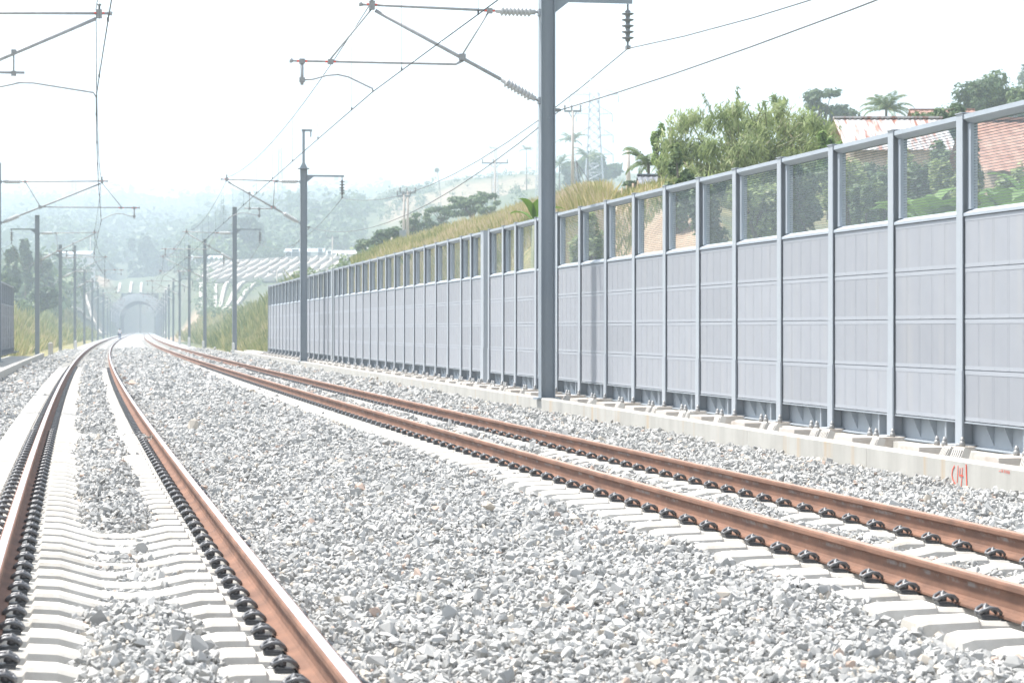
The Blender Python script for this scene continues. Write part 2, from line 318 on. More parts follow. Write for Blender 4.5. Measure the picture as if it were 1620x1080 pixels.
# ------------------------------------------------------------------ ballast bed and stones
def patch(s, o): return vnoise(s * 1.1, o * 1.6, 31)
def ballast_h(s, o):
    s = np.asarray(s, float); o = np.asarray(o, float); h = np.full(np.broadcast(s, o).shape, -.20) + (vnoise(s * 2.2, o * 2.2, 1) - .5) * .035 + (vnoise(s * .5, o * .7, 2) - .5) * .05
    for tc in (-TC, TC):
        d = np.abs(o - tc)
        inn = np.clip(((.43 if tc < 0 else .52) - d) / .2, 0, 1)                       # heap between the rails
        heap = -.045 + patch(s, o) * .12 + .05 * np.exp(-((s - 11.3) / 1.5) ** 2)
        if tc < 0:
            heap = heap - .17 * np.exp(-((s - 16.4) / 2.7) ** 6) - .12 * np.exp(-((s - 36.) / 1.0) ** 2)
            heap = heap - np.clip((d - .22) / .15, 0, 1) * .06
        else: heap = heap - .03
        h = np.where(d < 1.42, np.where(d > .95, np.where(o > -TC, np.where(o < 0, -.175, -.188), -.222), np.where(d > .5, -.228, -.242)) + (vnoise(s * 3, o * 3, 4) - .5) * .04 + inn * np.maximum(heap + .085, 0) , h)
        h = np.where((d > 1.3) & (d < 1.42), np.where(o < -TC, -.24, -.18), h)
    # space between the tracks: banked against the left track's sleeper ends, lower at the right track's
    mid = (o > -TC + .845) & (o < TC - .9)
    t = (o + TC - .86) / (2 * TC - 1.76)
    prof = np.interp(t, [0, .06, .16, .4, .62, .78, .9, 1.0], [-.125, -.140, -.140, -.10, -.075, -.11, -.165, -.185])
    h = np.where(mid, prof + (vnoise(s * 1.7, o * 1.7, 6) - .5) * .06 + (vnoise(s * .45, o * .6, 7) - .5) * .07, h)
    rt = o > TC + .86
    h = np.where(rt, np.interp(o, [TC + .86, TC + 1.0, TC + 1.4, 5.5], [-.22, -.155, -.10, -.13]) + (vnoise(s * 1.5, o * 1.5, 8) - .5) * .07, h)
    lf = o < -TC - 1.25
    h = np.where(lf, np.interp(-o, [TC + 1.25, TC + 1.45, 5.2], [-.25, -.20, -.19]) + (vnoise(s * 1.5, o * 1.5, 10) - .5) * .07, h)
    return h
M_bed = mat('ballast_ground', (.22, .225, .23), (.42, .42, .41), .95, 0, 7, 1.0, 12, c3=(.50, .50, .48), bdist=.08, detail=9)
def bed():
    ss = np.concatenate([np.arange(-14, 60, .15), np.arange(60, 150, .5), np.arange(150, 1160, 4.)])
    oo = np.concatenate([np.arange(-5.29, 5.53, .09), [5.55]])
    sg, og = np.meshgrid(ss, oo, indexing='ij'); hg = ballast_h(sg, og) - .02
    o2 = og.copy()
    far = sg > 131; hg = np.where(far & (og < -5.0), -.7, hg); hg = np.where((sg > 147) & (og > 5.3), -.7, hg)
    x, y, _ = line(sg, o2); V = np.stack([x, y, hg], -1).reshape(-1, 3); n1, n2 = sg.shape; idx = np.arange(n1 * n2).reshape(n1, n2)
    Q = np.stack([idx[:-1, :-1], idx[1:, :-1], idx[1:, 1:], idx[:-1, 1:]], -1).reshape(-1, 4)
    tag(link('ballast_bed', np_mesh('ballast_bed', V, Q, M_bed, None, True)), kind='structure')
bed()

def rock_shapes(n=14):
    out = []
    for i in range(n):
        r = random.Random(100 + i); bm = bmesh.new()
        for _ in range(11):
            v = Vector((r.gauss(0, 1), r.gauss(0, 1), r.gauss(0, 1))).normalized() * r.uniform(.8, 1.05)
            bm.verts.new((v.x * r.uniform(.95, 1.1), v.y * .78, v.z * .58))
        res = bmesh.ops.convex_hull(bm, input=bm.verts)
        bmesh.ops.delete(bm, geom=[g for g in res['geom_interior'] if isinstance(g, bmesh.types.BMVert)], context='VERTS')
        bmesh.ops.triangulate(bm, faces=bm.faces); bm.verts.ensure_lookup_table(); bm.verts.index_update()
        out.append((np.array([v.co for v in bm.verts]), np.array([[v.index for v in f.verts] for f in bm.faces]))); bm.free()
    return out
SLEEPER_S0, SLEEPER_D = 10.8 - 12 * .6, .6
def stones():
    S_, O_, Z_, K_ = [], [], [], []
    for s0, s1, dens, sz, layers in ((8., 16, 980, .0225, 1), (16, 30, 640, .025, 1), (30, 52, 330, .032, 1), (52, 85, 125, .048, 1), (85, 180, 62, .062, 1)):
        n = int((s1 - s0) * 10.8 * dens); s = RNG.uniform(s0, s1, n); o = RNG.uniform(-5.27, 5.53, n)
        x, y, _ = line(s, o); k = (np.abs(x) < y * .2172 + 1.2); s, o = s[k], o[k]
        S_.append(s); O_.append(o); K_.append(np.full(len(s), sz) * np.exp(RNG.normal(0, .33, len(s))))
    s, o, k = map(np.concatenate, (S_, O_, K_)); z = ballast_h(s, o) + k * RNG.uniform(-.35, .75, len(s))
    ds = (s - SLEEPER_S0) / SLEEPER_D; ds = np.abs(ds - np.round(ds)) * SLEEPER_D
    dt = np.minimum(np.abs(o - TC), np.abs(o + TC)); dr = np.abs(dt - .7525)
    on = (ds < .135) & (dt < 1.32); top = sleeper_top(dt)
    bad = (on & (z < top + .02) ) | (dr < .105) | ((dr < .24) & (ds < .2)) | ((dt < .98) & (dt > .5) & (z > -.21)) | (on & (dt > .45) & (dt < .99))
    out1 = (o > -TC + .7525 + .085) & (o < 0); bad = bad & ~out1 | (out1 & (o < -TC + .93) & (k > .034))
    s, o, k, z = s[~bad], o[~bad], k[~bad], z[~bad]
    # a few strays lying on sleepers
    ns = 170; s2 = SLEEPER_S0 + SLEEPER_D * RNG.integers(10, 70, ns) + RNG.uniform(-.07, .07, ns); d2 = np.where(RNG.random(ns) < .6, RNG.uniform(-.48, .48, ns), RNG.uniform(1.0, 1.28, ns) * RNG.choice([-1, 1], ns))
    o2 = RNG.choice([-TC, TC], ns) + d2; k2 = RNG.uniform(.018, .032, ns)
    s = np.concatenate([s, s2]); o = np.concatenate([o, o2]); k = np.concatenate([k, k2]); z = np.concatenate([z, sleeper_top(np.abs(d2)) + k2 * .45])
    s3 = 33.8 + RNG.normal(0, .25, 26); o3 = -TC + .66 + RNG.normal(0, .06, 26); s = np.concatenate([s, s3]); o = np.concatenate([o, o3]); k = np.concatenate([k, np.full(26, .03)]); z = np.concatenate([z, np.full(26, -.13) + RNG.uniform(-.04, .05, 26)])
    x, y, _ = line(s, o); n = len(s); shapes = rock_shapes(); kind = RNG.integers(0, len(shapes), n)
    tone = np.clip(RNG.beta(4, 4, n) * .8, 0, .8); odd = RNG.random(n); tone = np.where(odd < .035, .86 + RNG.random(n) * .06, tone); tone = np.where((odd > .035) & (odd < .05), 1.0, tone)
    VV, FF, TT = [], [], []; base = 0
    for i, (rv, rf) in enumerate(shapes):
        m = np.where(kind == i)[0]; c = len(m)
        q = RNG.normal(size=(c, 4)); q[:, 1:3] *= .55; q /= np.linalg.norm(q, axis=1)[:, None]; w_, a, b, c_ = q.T[0], q.T[1], q.T[2], q.T[3]
        # wide random yaw, limited tilt
        Rm = np.stack([1 - 2 * (b * b + c_ * c_), 2 * (a * b - c_ * w_), 2 * (a * c_ + b * w_), 2 * (a * b + c_ * w_), 1 - 2 * (a * a + c_ * c_), 2 * (b * c_ - a * w_), 2 * (a * c_ - b * w_), 2 * (b * c_ + a * w_), 1 - 2 * (a * a + b * b)], -1).reshape(-1, 3, 3)
        pts = np.einsum('nij,vj->nvi', Rm, rv) * k[m][:, None, None] + np.stack([x[m], y[m], z[m]], -1)[:, None, :]
        VV.append(pts.reshape(-1, 3)); nv = len(rv); FF.append((rf[None] + (np.arange(c) * nv)[:, None, None]).reshape(-1, 3) + base); base += c * nv
        TT.append(np.repeat(tone[m], nv))
    m = mat('ballast_stone', (.3, .3, .3), (.4, .4, .4), .88, 0, 30, .25, 120, bdist=.004, spec=.3)
    ramp_attr(m, 'tone', [(0, (.225, .225, .218)), (.25, (.335, .335, .322)), (.5, (.42, .417, .40)), (.78, (.55, .54, .51)), (.85, (.48, .43, .36)), (.93, (.52, .47, .40)), (1.0, (.44, .34, .28))])
    tag(link('ballast_stones', np_mesh('ballast_stones', np.concatenate(VV), np.concatenate(FF), m, {'tone': np.concatenate(TT)})),
        'crushed grey granite ballast filling the bed around and between both tracks', 'ballast', kind='stuff')

# ------------------------------------------------------------------ sleepers, fastenings, rails
def sleeper_top(d):
    return np.interp(np.abs(d), [0, .14, .40, .535, .55, .955, .97, 1.24, 1.30], [-.240, -.235, -.172, -.168, -.190, -.190, -.172, -.19, -.208])
def sleeper_mesh():
    xs = [0, .14, .27, .40, .535, .55, .75, .955, .97, 1.12, 1.24, 1.30]; xs = [-x for x in xs[:0:-1]] + xs
    rings = []
    for x in xs:
        t = float(sleeper_top(x)); a = abs(x); wt = np.interp(a, [0, .4, 1.3], [.095, .105, .112]); wb = np.interp(a, [0, .4, 1.3], [.135, .17, .175])
        rings.append([(x, -wb, -.43), (x, -wt - .008, t - .02), (x, -wt + .012, t), (x, wt - .012, t), (x, wt + .008, t - .02), (x, wb, -.43)])
    b = MB(); vs = [v for r in rings for v in r]; n = 6; fs = []
    for i in range(len(rings) - 1):
        for k in range(n): fs.append((i * n + k, i * n + (k + 1) % n, (i + 1) * n + (k + 1) % n, (i + 1) * n + k))
    fs += [tuple(range(n)), tuple((len(rings) - 1) * n + k for k in range(n))[::-1]]
    return b.add(vs, fs).mesh('sleeper', M_conc)
def fastening_parts():                        # local: +x away from the rail axis, origin on the rail axis at seat height
    b = MB(); z = -.190
    b.box(.080, .172, -.044, .044, z, z + .014).prism([(.080, z + .014), (.172, z + .014), (.180, z + .024), (.15, z + .026), (.09, z + .020)], -.038, .038)
    b.box(-.076, .076, -.070, .070, z, z + .010)          # pad under the rail foot
    plate = b.mesh('fastening', M_dark)
    c = MB(); zz = z + .028
    for sg in (1, -1):
        pts = [(.066, .036, zz + .006), (.074, .060, zz + .016), (.105, .072, zz + .040), (.145, .066, zz + .046), (.182, .052, zz + .026), (.196, .032, zz + .010), (.182, .016, zz + .010), (.150, .014, zz + .030), (.116, .015, zz + .040), (.090, .010, zz + .026), (.086, 0, zz + .020)]
        c.tube([(.075 + (x - .075) * .88, y * sg * .84, zz - .002 + (q - zz) * .88) for x, y, q in pts], .0096, 7)
    clip = c.mesh('clip', M_clip)
    d = MB(); d.lathe((.138, 0, zz), (.138, 0, zz + 1), [(0, .022), (.026, .022), (.028, .017), (.046, .017), (.047, .009), (.054, .009)], 6)
    return plate, clip, d.mesh('bolt', M_clip)
SLM = sleeper_mesh(); PLM, CLM, BOM = fastening_parts()
CANT = {-1: (.0626, 0.0), 1: (.0626, .025)}
def track_z(side, o):                         # cant: the left rail of each track lies a little higher
    c, g = CANT[side]; return g + c * (.5 - (o - side * TC) / 1.505)
def make_sleeper(detail):
    t = link('concrete_sleeper', SLM)
    for rx in (-.7525, .7525):
        for sg in (-1, 1):
            f = link('fastening', PLM if detail == 2 else FARM, t, (rx, 0, 0)); f.scale = (sg, 1, 1)
            if detail == 2: link('clip', CLM, f); link('bolt', BOM, f)
    return t
_b = MB(); _b.box(.080, .185, -.044, .044, -.190, -.172).prism([(.07, -.172), (.18, -.172), (.165, -.128), (.10, -.124)], -.05, .05); FARM = _b.mesh('fastening', M_clip)
ORD = 'first second third fourth fifth sixth seventh eighth ninth tenth eleventh twelfth thirteenth fourteenth fifteenth sixteenth'.split()
def sl_label(side, s, vis):
    sn = 'left' if side < 0 else 'right'; x, y, _ = line(s, side * TC - (0 if side < 0 else 1.2)); u = 810 + F * x / y; v = HY + F * (EYE + .2) / y
    if v < 1085 and u < 1622 and vis[0] < 16:
        vis[0] += 1; return ('%s sleeper of the left track counted up from the bottom edge of the photo' if side < 0 else '%s sleeper of the right track counted inwards from the right edge of the photo') % ORD[vis[0] - 1]
    if not vis[0]: return 'pale concrete sleeper of the %s track just outside the picture edge' % sn
    return 'pale concrete sleeper under the %s track, farther off than its sixteen nearest' % sn
def sleepers():
    proto = {2: make_sleeper(2), 1: make_sleeper(1)}; used = {2: False, 1: False}
    n_max = 146
    for side in (-1, 1):
        gname = 'concrete sleepers of the %s track' % ('left' if side < 0 else 'right')
        cnt = 0; i = 9
        vis = [0]
        while cnt < n_max:
            s = SLEEPER_S0 + i * SLEEPER_D; i += 1
            det = 2 if s < 36 else 1
            o = proto[det] if not used[det] else copy_tree(proto[det]); used[det] = True
            ang = math.atan(CANT[side][0] / 1.505)
            o.location = P(s, side * TC, CANT[side][1] + CANT[side][0] / 2); o.rotation_euler = Euler((0, ang, yaw(s) + R(random.uniform(-.35, .35))), 'XYZ')
            tag(o, sl_label(side, s, vis), 'sleeper', gname); cnt += 1
        b = MB(); ang = CANT[side][0] / 1.505
        while True:
            s = SLEEPER_S0 + i * SLEEPER_D; i += 1
            if s > 330: break
            for a0, a1 in ((-1.3, -.52), (-.42, .42), (.52, 1.3)):
                M = Matrix.Translation(P(s, side * TC, CANT[side][1] + CANT[side][0] / 2)) @ Matrix.Rotation(yaw(s), 4, 'Z') @ Matrix.Rotation(ang, 4, 'Y')
                b.box(a0, a1, -.12, .12, -.40, -.20, 0, M, 0, .02)
        tag(b.build('distant_sleepers', M_conc), 'far pale sleepers of the %s track fading into its ballast' % ('left' if side < 0 else 'right'), 'sleepers', kind='stuff')
sleepers()
stones()
def rail(side, which):
    o0 = side * TC + which * .7525; zt = track_z(side, o0)
    half = [(.0, 0), (.012, -.0002), (.024, -.0015), (.032, -.005), (.0365, -.014), (.0365, -.036), (.030, -.044), (.0115, -.052), (.0085, -.065), (.0083, -.11), (.010, -.135), (.02, -.150), (.045, -.1585), (.075, -.164), (.075, -.176)]
    prof = half + [(-x, z) for x, z in half[::-1] if x > 0]
    n = len(prof); ss = np.concatenate([np.arange(-12, 60, .6), np.arange(60, 300, 3.), np.arange(300, 1160, 12.)])
    V = []
    for x, z in prof:
        X, Y, _ = line(ss, o0 + x); V.append(np.stack([X, Y, np.full(len(ss), z)], -1))
    V = np.stack(V, 1).reshape(-1, 3); m = len(ss); Q = []; fm = []
    for k in range(n):
        k2 = (k + 1) % n; a = np.arange(m - 1) * n
        Q.append(np.stack([a + k, a + n + k, a + n + k2, a + k2], -1)); band = (k in (0, 1)) or (k >= n - 2); fm += [1 if band else 0] * (m - 1)
    me = np_mesh('rail', V, np.concatenate(Q), [M_rust, M_head if side < 0 else M_head2], None, False, fm)
    o = link('rail', me, None, (0, 0, zt))
    nm = {(-1, -1): 'leftmost rusty rail with a polished silver top, left edge of the photo', (-1, 1): 'rusty rail with a polished silver top, right-hand rail of the left track',
          (1, -1): 'orange rusty rail nearer the broad ballast strip, left-hand rail of the right track', (1, 1): 'rightmost orange rusty rail, nearest the noise barrier kerb'}[(side, which)]
    tag(o, nm, 'rail', 'rails')
for sd_ in (-1, 1):
    for wh in (-1, 1): rail(sd_, wh)

# ------------------------------------------------------------------ kerbs (parapets) beside the ballast
CB, CL_ = 5.549, -5.289
def kerb_right():
    k = empty('concrete_kerb', P(20, CB, 0)); tag(k, 'long pale concrete kerb wall running below the right-hand noise barrier, red numerals on it', 'kerb')
    kinv = Matrix.Translation(P(20, CB, 0)).inverted()
    jn = sorted([s_at(CB, p) for p in (1371, 1182, 1042.5, 936)]); d = 4.75
    cuts = [jn[0] - d * 3, jn[0] - 2 * d, jn[0] - d] + jn
    while cuts[-1] < 140: cuts.append(cuts[-1] + d)
    cuts[-1] = 147
    for a, b_ in zip(cuts[:-1], cuts[1:]):
        g = .006; M = kinv @ Matrix.Translation(P((a + b_) / 2, CB, 0)) @ Matrix.Rotation(yaw((a + b_) / 2), 4, 'Z'); L = (b_ - a) / 2 - g
        b = MB(); b.prism([(0, -.75), (0, .105), (.015, .12), (.185, .12), (.20, .105), (.20, -.75)], -L, L, 0, M)
        b.prism([(.2, -.3), (.2, -.04), (.80, -.04), (.82, .105), (1.4, .105), (1.4, -2.3), (.2, -2.3)], -L - g + .001, L + g - .001, 0, M)   # duct floor and deck edge
        b.build('kerb_segment', M_kerb, k)
    # red painted marks on the face
    def face(px, py, e=.004):
        s = s_at(CB - e, px); p = P(s, CB - e, 0); p.z = EYE + (HY - py) / F * p.y; return p
    b = MB()
    def stroke(pts, w_):
        pts = [face(*q) for q in pts]
        for p, q in zip(pts[:-1], pts[1:]):
            d_ = (q - p).normalized(); n_ = Vector((math.cos(-yaw(24)) * 0, 0, 0)); t = Vector((-math.sin(yaw(24)), math.cos(yaw(24)), 0))
            side = d_.cross(Vector((math.cos(yaw(24)), math.sin(yaw(24)), 0))).normalized() * w_ / 2; e = Vector((-math.cos(yaw(24)), -math.sin(yaw(24)), 0)) * .003
            v = [p - side, p + side, q + side, q - side]; b.add([a_ for a_ in v] + [a_ + e for a_ in v], [(0, 1, 2, 3), (7, 6, 5, 4), (0, 4, 5, 1), (1, 5, 6, 2), (2, 6, 7, 3), (3, 7, 4, 0)])
    stroke([(1510, 736.5), (1507, 743), (1506, 751), (1507.5, 758), (1510, 763), (1512.5, 766)], .012)
    stroke([(1515.7, 736), (1515.2, 748), (1514.5, 763)], .008)
    stroke([(1519, 740), (1518.5, 745), (1518, 752.5), (1521, 751), (1524, 753)], .009); stroke([(1522.5, 739), (1521.8, 755), (1520.5, 772)], .009)
    stroke([(1528.5, 734), (1529, 750), (1529.8, 774)], .016)
    for i, x in enumerate((1580.5, 1585, 1589, 1592.5, 1595.5)):
        y = 743.5 + i * .8
        if i == 0: stroke([(x, y + 1), (x + 2.6, y + 1.1)], .004)
        else: stroke([(x, y - 2.2), (x + .2, y + 2.6)], .004); stroke([(x + 1.7, y - 2), (x + 1.5, y + 2.6)], .003)
    bo = b.mesh('painted_numerals', M_red); bo.transform(kinv); link('painted_numerals', bo, k)
    return k, kinv
KERB, KINV = kerb_right()
def kerb_left():
    k = empty('concrete_kerb', P(60, CL_, 0)); tag(k, 'pale concrete kerb wall at the left edge of the photo, beside the left ballast shoulder', 'kerb')
    kinv = Matrix.Translation(P(60, CL_, 0)).inverted(); s = 25.
    while s < 128:
        e = min(s + 4.75, 130); M = kinv @ Matrix.Translation(P((s + e) / 2, CL_, 0)) @ Matrix.Rotation(yaw((s + e) / 2), 4, 'Z'); L = (e - s) / 2 - .006
        b = MB(); b.prism([(0, -.75), (0, .105), (-.015, .12), (-.185, .12), (-.2, .105), (-.2, -.75)], -L, L, 0, M)
        b.prism([(-.2, -.3), (-.2, -.04), (-1.9, -.04), (-1.9, -2.3), (-.2, -2.3)], -L - .005, L + .005, 0, M); b.build('kerb_segment', M_kerb, k); s = e
        if s >= 130: break
kerb_left()

# ------------------------------------------------------------------ noise barrier
BO = 6.45; PH = .546; PZ0 = .41; PTOP = PZ0 + 4 * PH; GTOP = 3.585; BTOP = 3.70; BAY = 2.18
def panel_mat():
    m = mat('perforated_panel', (.272, .286, .312), (.286, .300, .326), .65, 0, 2, 0, coords='Object'); t = m.node_tree; b = t.nodes['Principled BSDF']
    src = b.inputs['Base Color'].links[0].from_socket; oi = t.nodes.new('ShaderNodeObjectInfo'); hv_ = t.nodes.new('ShaderNodeHueSaturation'); mr = t.nodes.new('ShaderNodeMapRange'); mr.inputs[3].default_value = .94; mr.inputs[4].default_value = 1.08
    t.links.new(oi.outputs['Random'], mr.inputs[0]); t.links.new(mr.outputs[0], hv_.inputs['Value']); t.links.new(src, hv_.inputs['Color'])
    g_ = t.nodes.new('ShaderNodeNewGeometry'); mp = t.nodes.new('ShaderNodeMapping'); mp.inputs['Scale'].default_value = (3, 3, .3); t.links.new(g_.outputs['Position'], mp.inputs[0]); nz = t.nodes.new('ShaderNodeTexNoise'); nz.inputs['Scale'].default_value = 1.6; nz.inputs['Detail'].default_value = 6; t.links.new(mp.outputs[0], nz.inputs[0])
    rr_ = t.nodes.new('ShaderNodeValToRGB'); rr_.color_ramp.elements[0].position = .50; rr_.color_ramp.elements[1].position = .75; rr_.color_ramp.elements[0].color = (0, 0, 0, 1); rr_.color_ramp.elements[1].color = (.22, .22, .22, 1); t.links.new(nz.outputs['Fac'], rr_.inputs[0])
    mxx = t.nodes.new('ShaderNodeMixRGB'); t.links.new(rr_.outputs[0], mxx.inputs[0]); t.links.new(hv_.outputs[0], mxx.inputs[1]); mxx.inputs[2].default_value = (.38, .37, .35, 1); t.links.new(mxx.outputs[0], b.inputs['Base Color'])
    tc = t.nodes.new('ShaderNodeTexCoord'); v = t.nodes.new('ShaderNodeTexVoronoi'); v.inputs['Scale'].default_value = 90; v.inputs['Randomness'].default_value = .15; t.links.new(tc.outputs['Object'], v.inputs[0])
    bp = t.nodes.new('ShaderNodeBump'); bp.inputs['Strength'].default_value = .35; bp.inputs['Distance'].default_value = .003; t.links.new(v.outputs['Distance'], bp.inputs['Height']); t.links.new(bp.outputs[0], b.inputs['Normal'])
    return m
M_panel = panel_mat(); M_rim = mat('panel_rim_paint', (.315, .335, .365), (.335, .355, .385), .6, 0, 3)
def glass_mat():
    m = bpy.data.materials.new('threaded_pane'); m.use_nodes = True; t = m.node_tree; t.nodes.clear()
    out = t.nodes.new('ShaderNodeOutputMaterial'); tr = t.nodes.new('ShaderNodeBsdfTransparent'); tr.inputs[0].default_value = (.955, .97, .97, 1)
    gl = t.nodes.new('ShaderNodeBsdfGlossy'); gl.inputs['Roughness'].default_value = .05; gl.inputs[0].default_value = (.9, .95, 1, 1)
    
    mx = t.nodes.new('ShaderNodeMixShader'); mx.inputs[0].default_value = .035; t.links.new(tr.outputs[0], mx.inputs[1]); t.links.new(gl.outputs[0], mx.inputs[2])
    tc = t.nodes.new('ShaderNodeTexCoord'); sp = t.nodes.new('ShaderNodeSeparateXYZ'); t.links.new(tc.outputs['Object'], sp.inputs[0])
    def lines(axis, n, lo):
        a = t.nodes.new('ShaderNodeMath'); a.operation = 'MULTIPLY'; a.inputs[1].default_value = n; t.links.new(sp.outputs[axis], a.inputs[0])
        f = t.nodes.new('ShaderNodeMath'); f.operation = 'FRACT'; t.links.new(a.outputs[0], f.inputs[0])
        g = t.nodes.new('ShaderNodeMath'); g.operation = 'LESS_THAN'; g.inputs[1].default_value = lo; t.links.new(f.outputs[0], g.inputs[0]); return g
    g1 = lines('Z', 33.0, .17)
    df = t.nodes.new('ShaderNodeBsdfDiffuse'); df.inputs[0].default_value = (.10, .12, .13, 1)
    m2 = t.nodes.new('ShaderNodeMixShader'); t.links.new(g1.outputs[0], m2.inputs[0]); t.links.new(mx.outputs[0], m2.inputs[1]); t.links.new(df.outputs[0], m2.inputs[2])
    # thin milky film over the whole pane (dust)
    d2 = t.nodes.new('ShaderNodeBsdfDiffuse'); d2.inputs[0].default_value = (.55, .58, .60, 1)
    m3 = t.nodes.new('ShaderNodeMixShader'); m3.inputs[0].default_value = .055; t.links.new(m2.outputs[0], m3.inputs[1]); t.links.new(d2.outputs[0], m3.inputs[2])
    t.links.new(m3.outputs[0], out.inputs[0]); return m
M_glass = glass_mat()
# local frame of one bay: +y along the track (away), +x outwards (away from the track), origin at rail height on the post front plane
def post_meshes():
    b = MB(); b.box(-.095, .095, 0, 0, 0, 0) if False else None
    b.box(0, .012, -.088, .088, .95, BTOP)                      # front flange
    b.box(.163, .175, -.088, .088, .13, BTOP)                   # rear flange
    b.box(.012, .163, -.005, .005, .13, BTOP)                   # web
    b.box(-.008, .012, -.096, .096, .13, .95)                   # thicker lower front flange
    b.box(-.05, .22, -.10, .10, BTOP, BTOP + .012) if False else None
    b.box(-.012, .19, -.10, .10, BTOP, BTOP + .01)
    b.box(-.10, .28, -.16, .16, .148, .160)
    post = b.mesh('post', M_post)
    c = MB()
    for x, y in ((-.22, .08), (-.22, -.14), (-.05, -.22)):
        pass
    c.lathe((0, 0, .146), (0, 0, 1), [(0, .034), (.05, .034), (.052, .025), (.06, .025), (.082, .026), (.084, .014), (.10, .014)], 6)
    bolts = c.mesh('anchor_bolt', M_bolt)
    w_ = MB(); w_.box(0, .012, -.20, .20, .13, BTOP).box(.012, .175, -.20, -.19, .13, BTOP).box(.012, .175, .19, .20, .13, BTOP).box(-.008, .0, -.205, .205, .13, .95).box(.163, .175, -.20, .20, .13, BTOP)
    w_.box(-.012, .19, -.205, .205, BTOP, BTOP + .01); w_.lathe((-.001, .12, BTOP - .25), (-1, .12, BTOP - .25), [(0, .02), (.012, .02)], 8)
    return post, bolts, w_.mesh('post', M_post)
def bay_meshes():
    L0, L1 = .092, BAY - .092
    fr, gl, pn, bs = MB(), MB(), MB(), MB()
    z0, z1 = PTOP + .004, BTOP - .012
    # window frame: sill with a sunny slope, side jambs, head
    fr.prism([(.012, z0), (.012, z0 + .03), (.10, z0 + .075), (.135, z0 + .075), (.135, z0)], L0, L1)
    fr.prism([(.012, z1), (.012, z1 - .05), (.085, z1 - .10), (.135, z1 - .10), (.135, z1)], L0, L1)
    for y0, y1 in ((L0, L0 + .085), (L1 - .085, L1)): fr.box(.06, .135, y0, y1, z0 + .075, z1 - .10)
    fr.box(.088, .094, L0 + .085, L0 + .10, z0 + .075, z1 - .10); fr.box(.10, .106, L0 + .17, L0 + .30, z0 + .075, z1 - .10) if False else None
    gl.box(.098, .106, L0 + .083, L1 - .083, z0 + .074, z1 - .098)
    # panel: shallow tray with raised rim, four sheet seams
    pn.box(.03, .036, L0, L1, .004, PH - .006).box(.036, .13, L0, L1, .0005, PH - .0005)
    for a, c in ((.004, .045), (PH - .05, PH - .006)): pn.box(.0275, .03, L0, L1, a, c, 1)
    for i in range(1, 5):
        y = L0 + (L1 - L0) * i / 5; pn.box(.0292, .03, y - .022, y - .018, .045, PH - .05); pn.box(.0288, .03, y + .018, y + .024, .045, PH - .05)
        pn.box(.0262, .0275, y - .035, y + .035, .008, .034, 1)
    # base plate set back under the panels with triangular gussets
    bs.box(.14, .15, L0 - .08, L1 + .08, .13, PZ0 + .03); bs.box(.05, .15, L0, L1, .122, .135); bs.box(.02, .15, L0, L1, PZ0 - .022, PZ0 - .006)
    for y in (L0 + .42,): bs.box(.05, .14, y, y + .05, .135, PZ0 - .022)
    for y in (L0 + .95, L0 + 1.45): bs.prism([(.14, PZ0 - .022), (.04, PZ0 - .022), (.14, .16)], y, y + .012)
    return fr.mesh('window_frame', M_paint), gl.mesh('glass_pane', M_glass), pn.mesh('acoustic_panel', [M_panel, M_rim]), bs.mesh('base_plate', M_base)
POSTM, BOLTM, WIDEM = post_meshes(); FRM, GLM, PNM, BSM = bay_meshes()
def barrier(posts, wide, side, label, end=False):
    off = BO if side > 0 else -6.95
    root = empty('noise_barrier', P(posts[0], off, 0)); tag(root, label, 'noise barrier', 'noise barrier sections')
    inv = Matrix.Translation(P(posts[0], off, 0)).inverted()
    def put(name, me, par, M):
        o = link(name, me, par); o.matrix_local = M; return o
    for i, s in enumerate(posts):
        a = P(s, off, 0)
        if side > 0: M = inv @ Matrix.Translation(a) @ Matrix.Rotation(yaw(s), 4, 'Z')
        else: M = inv @ Matrix.Translation(a) @ Matrix.Rotation(yaw(s) + math.pi, 4, 'Z')
        po = put('post', WIDEM if s in wide else POSTM, root, M); [link('anchor_bolt', BOLTM, po, (bx_, by_, 0)) for bx_, by_ in ((-.22, .08), (-.22, -.14), (-.05, -.22))]
        if i + 1 < len(posts):
            s2 = posts[i + 1]; b_ = P(s2, off, 0)
            if side < 0: a, b_ = b_, a; 
            L = (b_ - a).length; yw = math.atan2(-(b_ - a).x, (b_ - a).y)
            M = inv @ Matrix.Translation(a) @ Matrix.Rotation(yw, 4, 'Z') @ Matrix.Diagonal((1, L / BAY, 1, 1))
            f = put('window_frame', FRM, root, M); link('glass_pane', GLM, f)
            put('base_plate', BSM, root, M)
            for k in range(4): put('acoustic_panel', PNM, root, M @ Matrix.Translation((0, 0, PZ0 + k * PH)))
    return root
PA = [s_at(BO, 1517.5) + BAY * i for i in (-2, -1, 0)] 
PA += [s_at(BO, x) for x in (1408.5, 1313.5, 1232, 1161, 1103, 1050.3, 1001.5, 957, 916)]; PA += [PA[-1] + 2.2, PA[-1] + 4.4, PA[-1] + 6.75, 52.48, 54.34]
PB = [55.24, 56.96, 58.5] + [58.5 + 2.165 * i for i in range(1, 14)] + [88.2, 89.9]
PC = [90.75, 92.4, 94.0] + [94.0 + 2.18 * i for i in range(1, 15)] + [125.9]
barrier(PA, [], 1, 'nearest stretch of tall grey noise barrier, large panels with green trees behind its panes')
barrier(PB, [PB[0]], 1, 'middle stretch of grey noise barrier beyond the big mast, grassy hill behind its panes')
barrier(PC, [PC[0]], 1, 'farthest stretch of the right-hand noise barrier, ending beside the grassy bank')
barrier([92.0 + 2.18 * i for i in range(19)], [], -1, 'noise barrier at the left edge of the photo behind a grey mast')
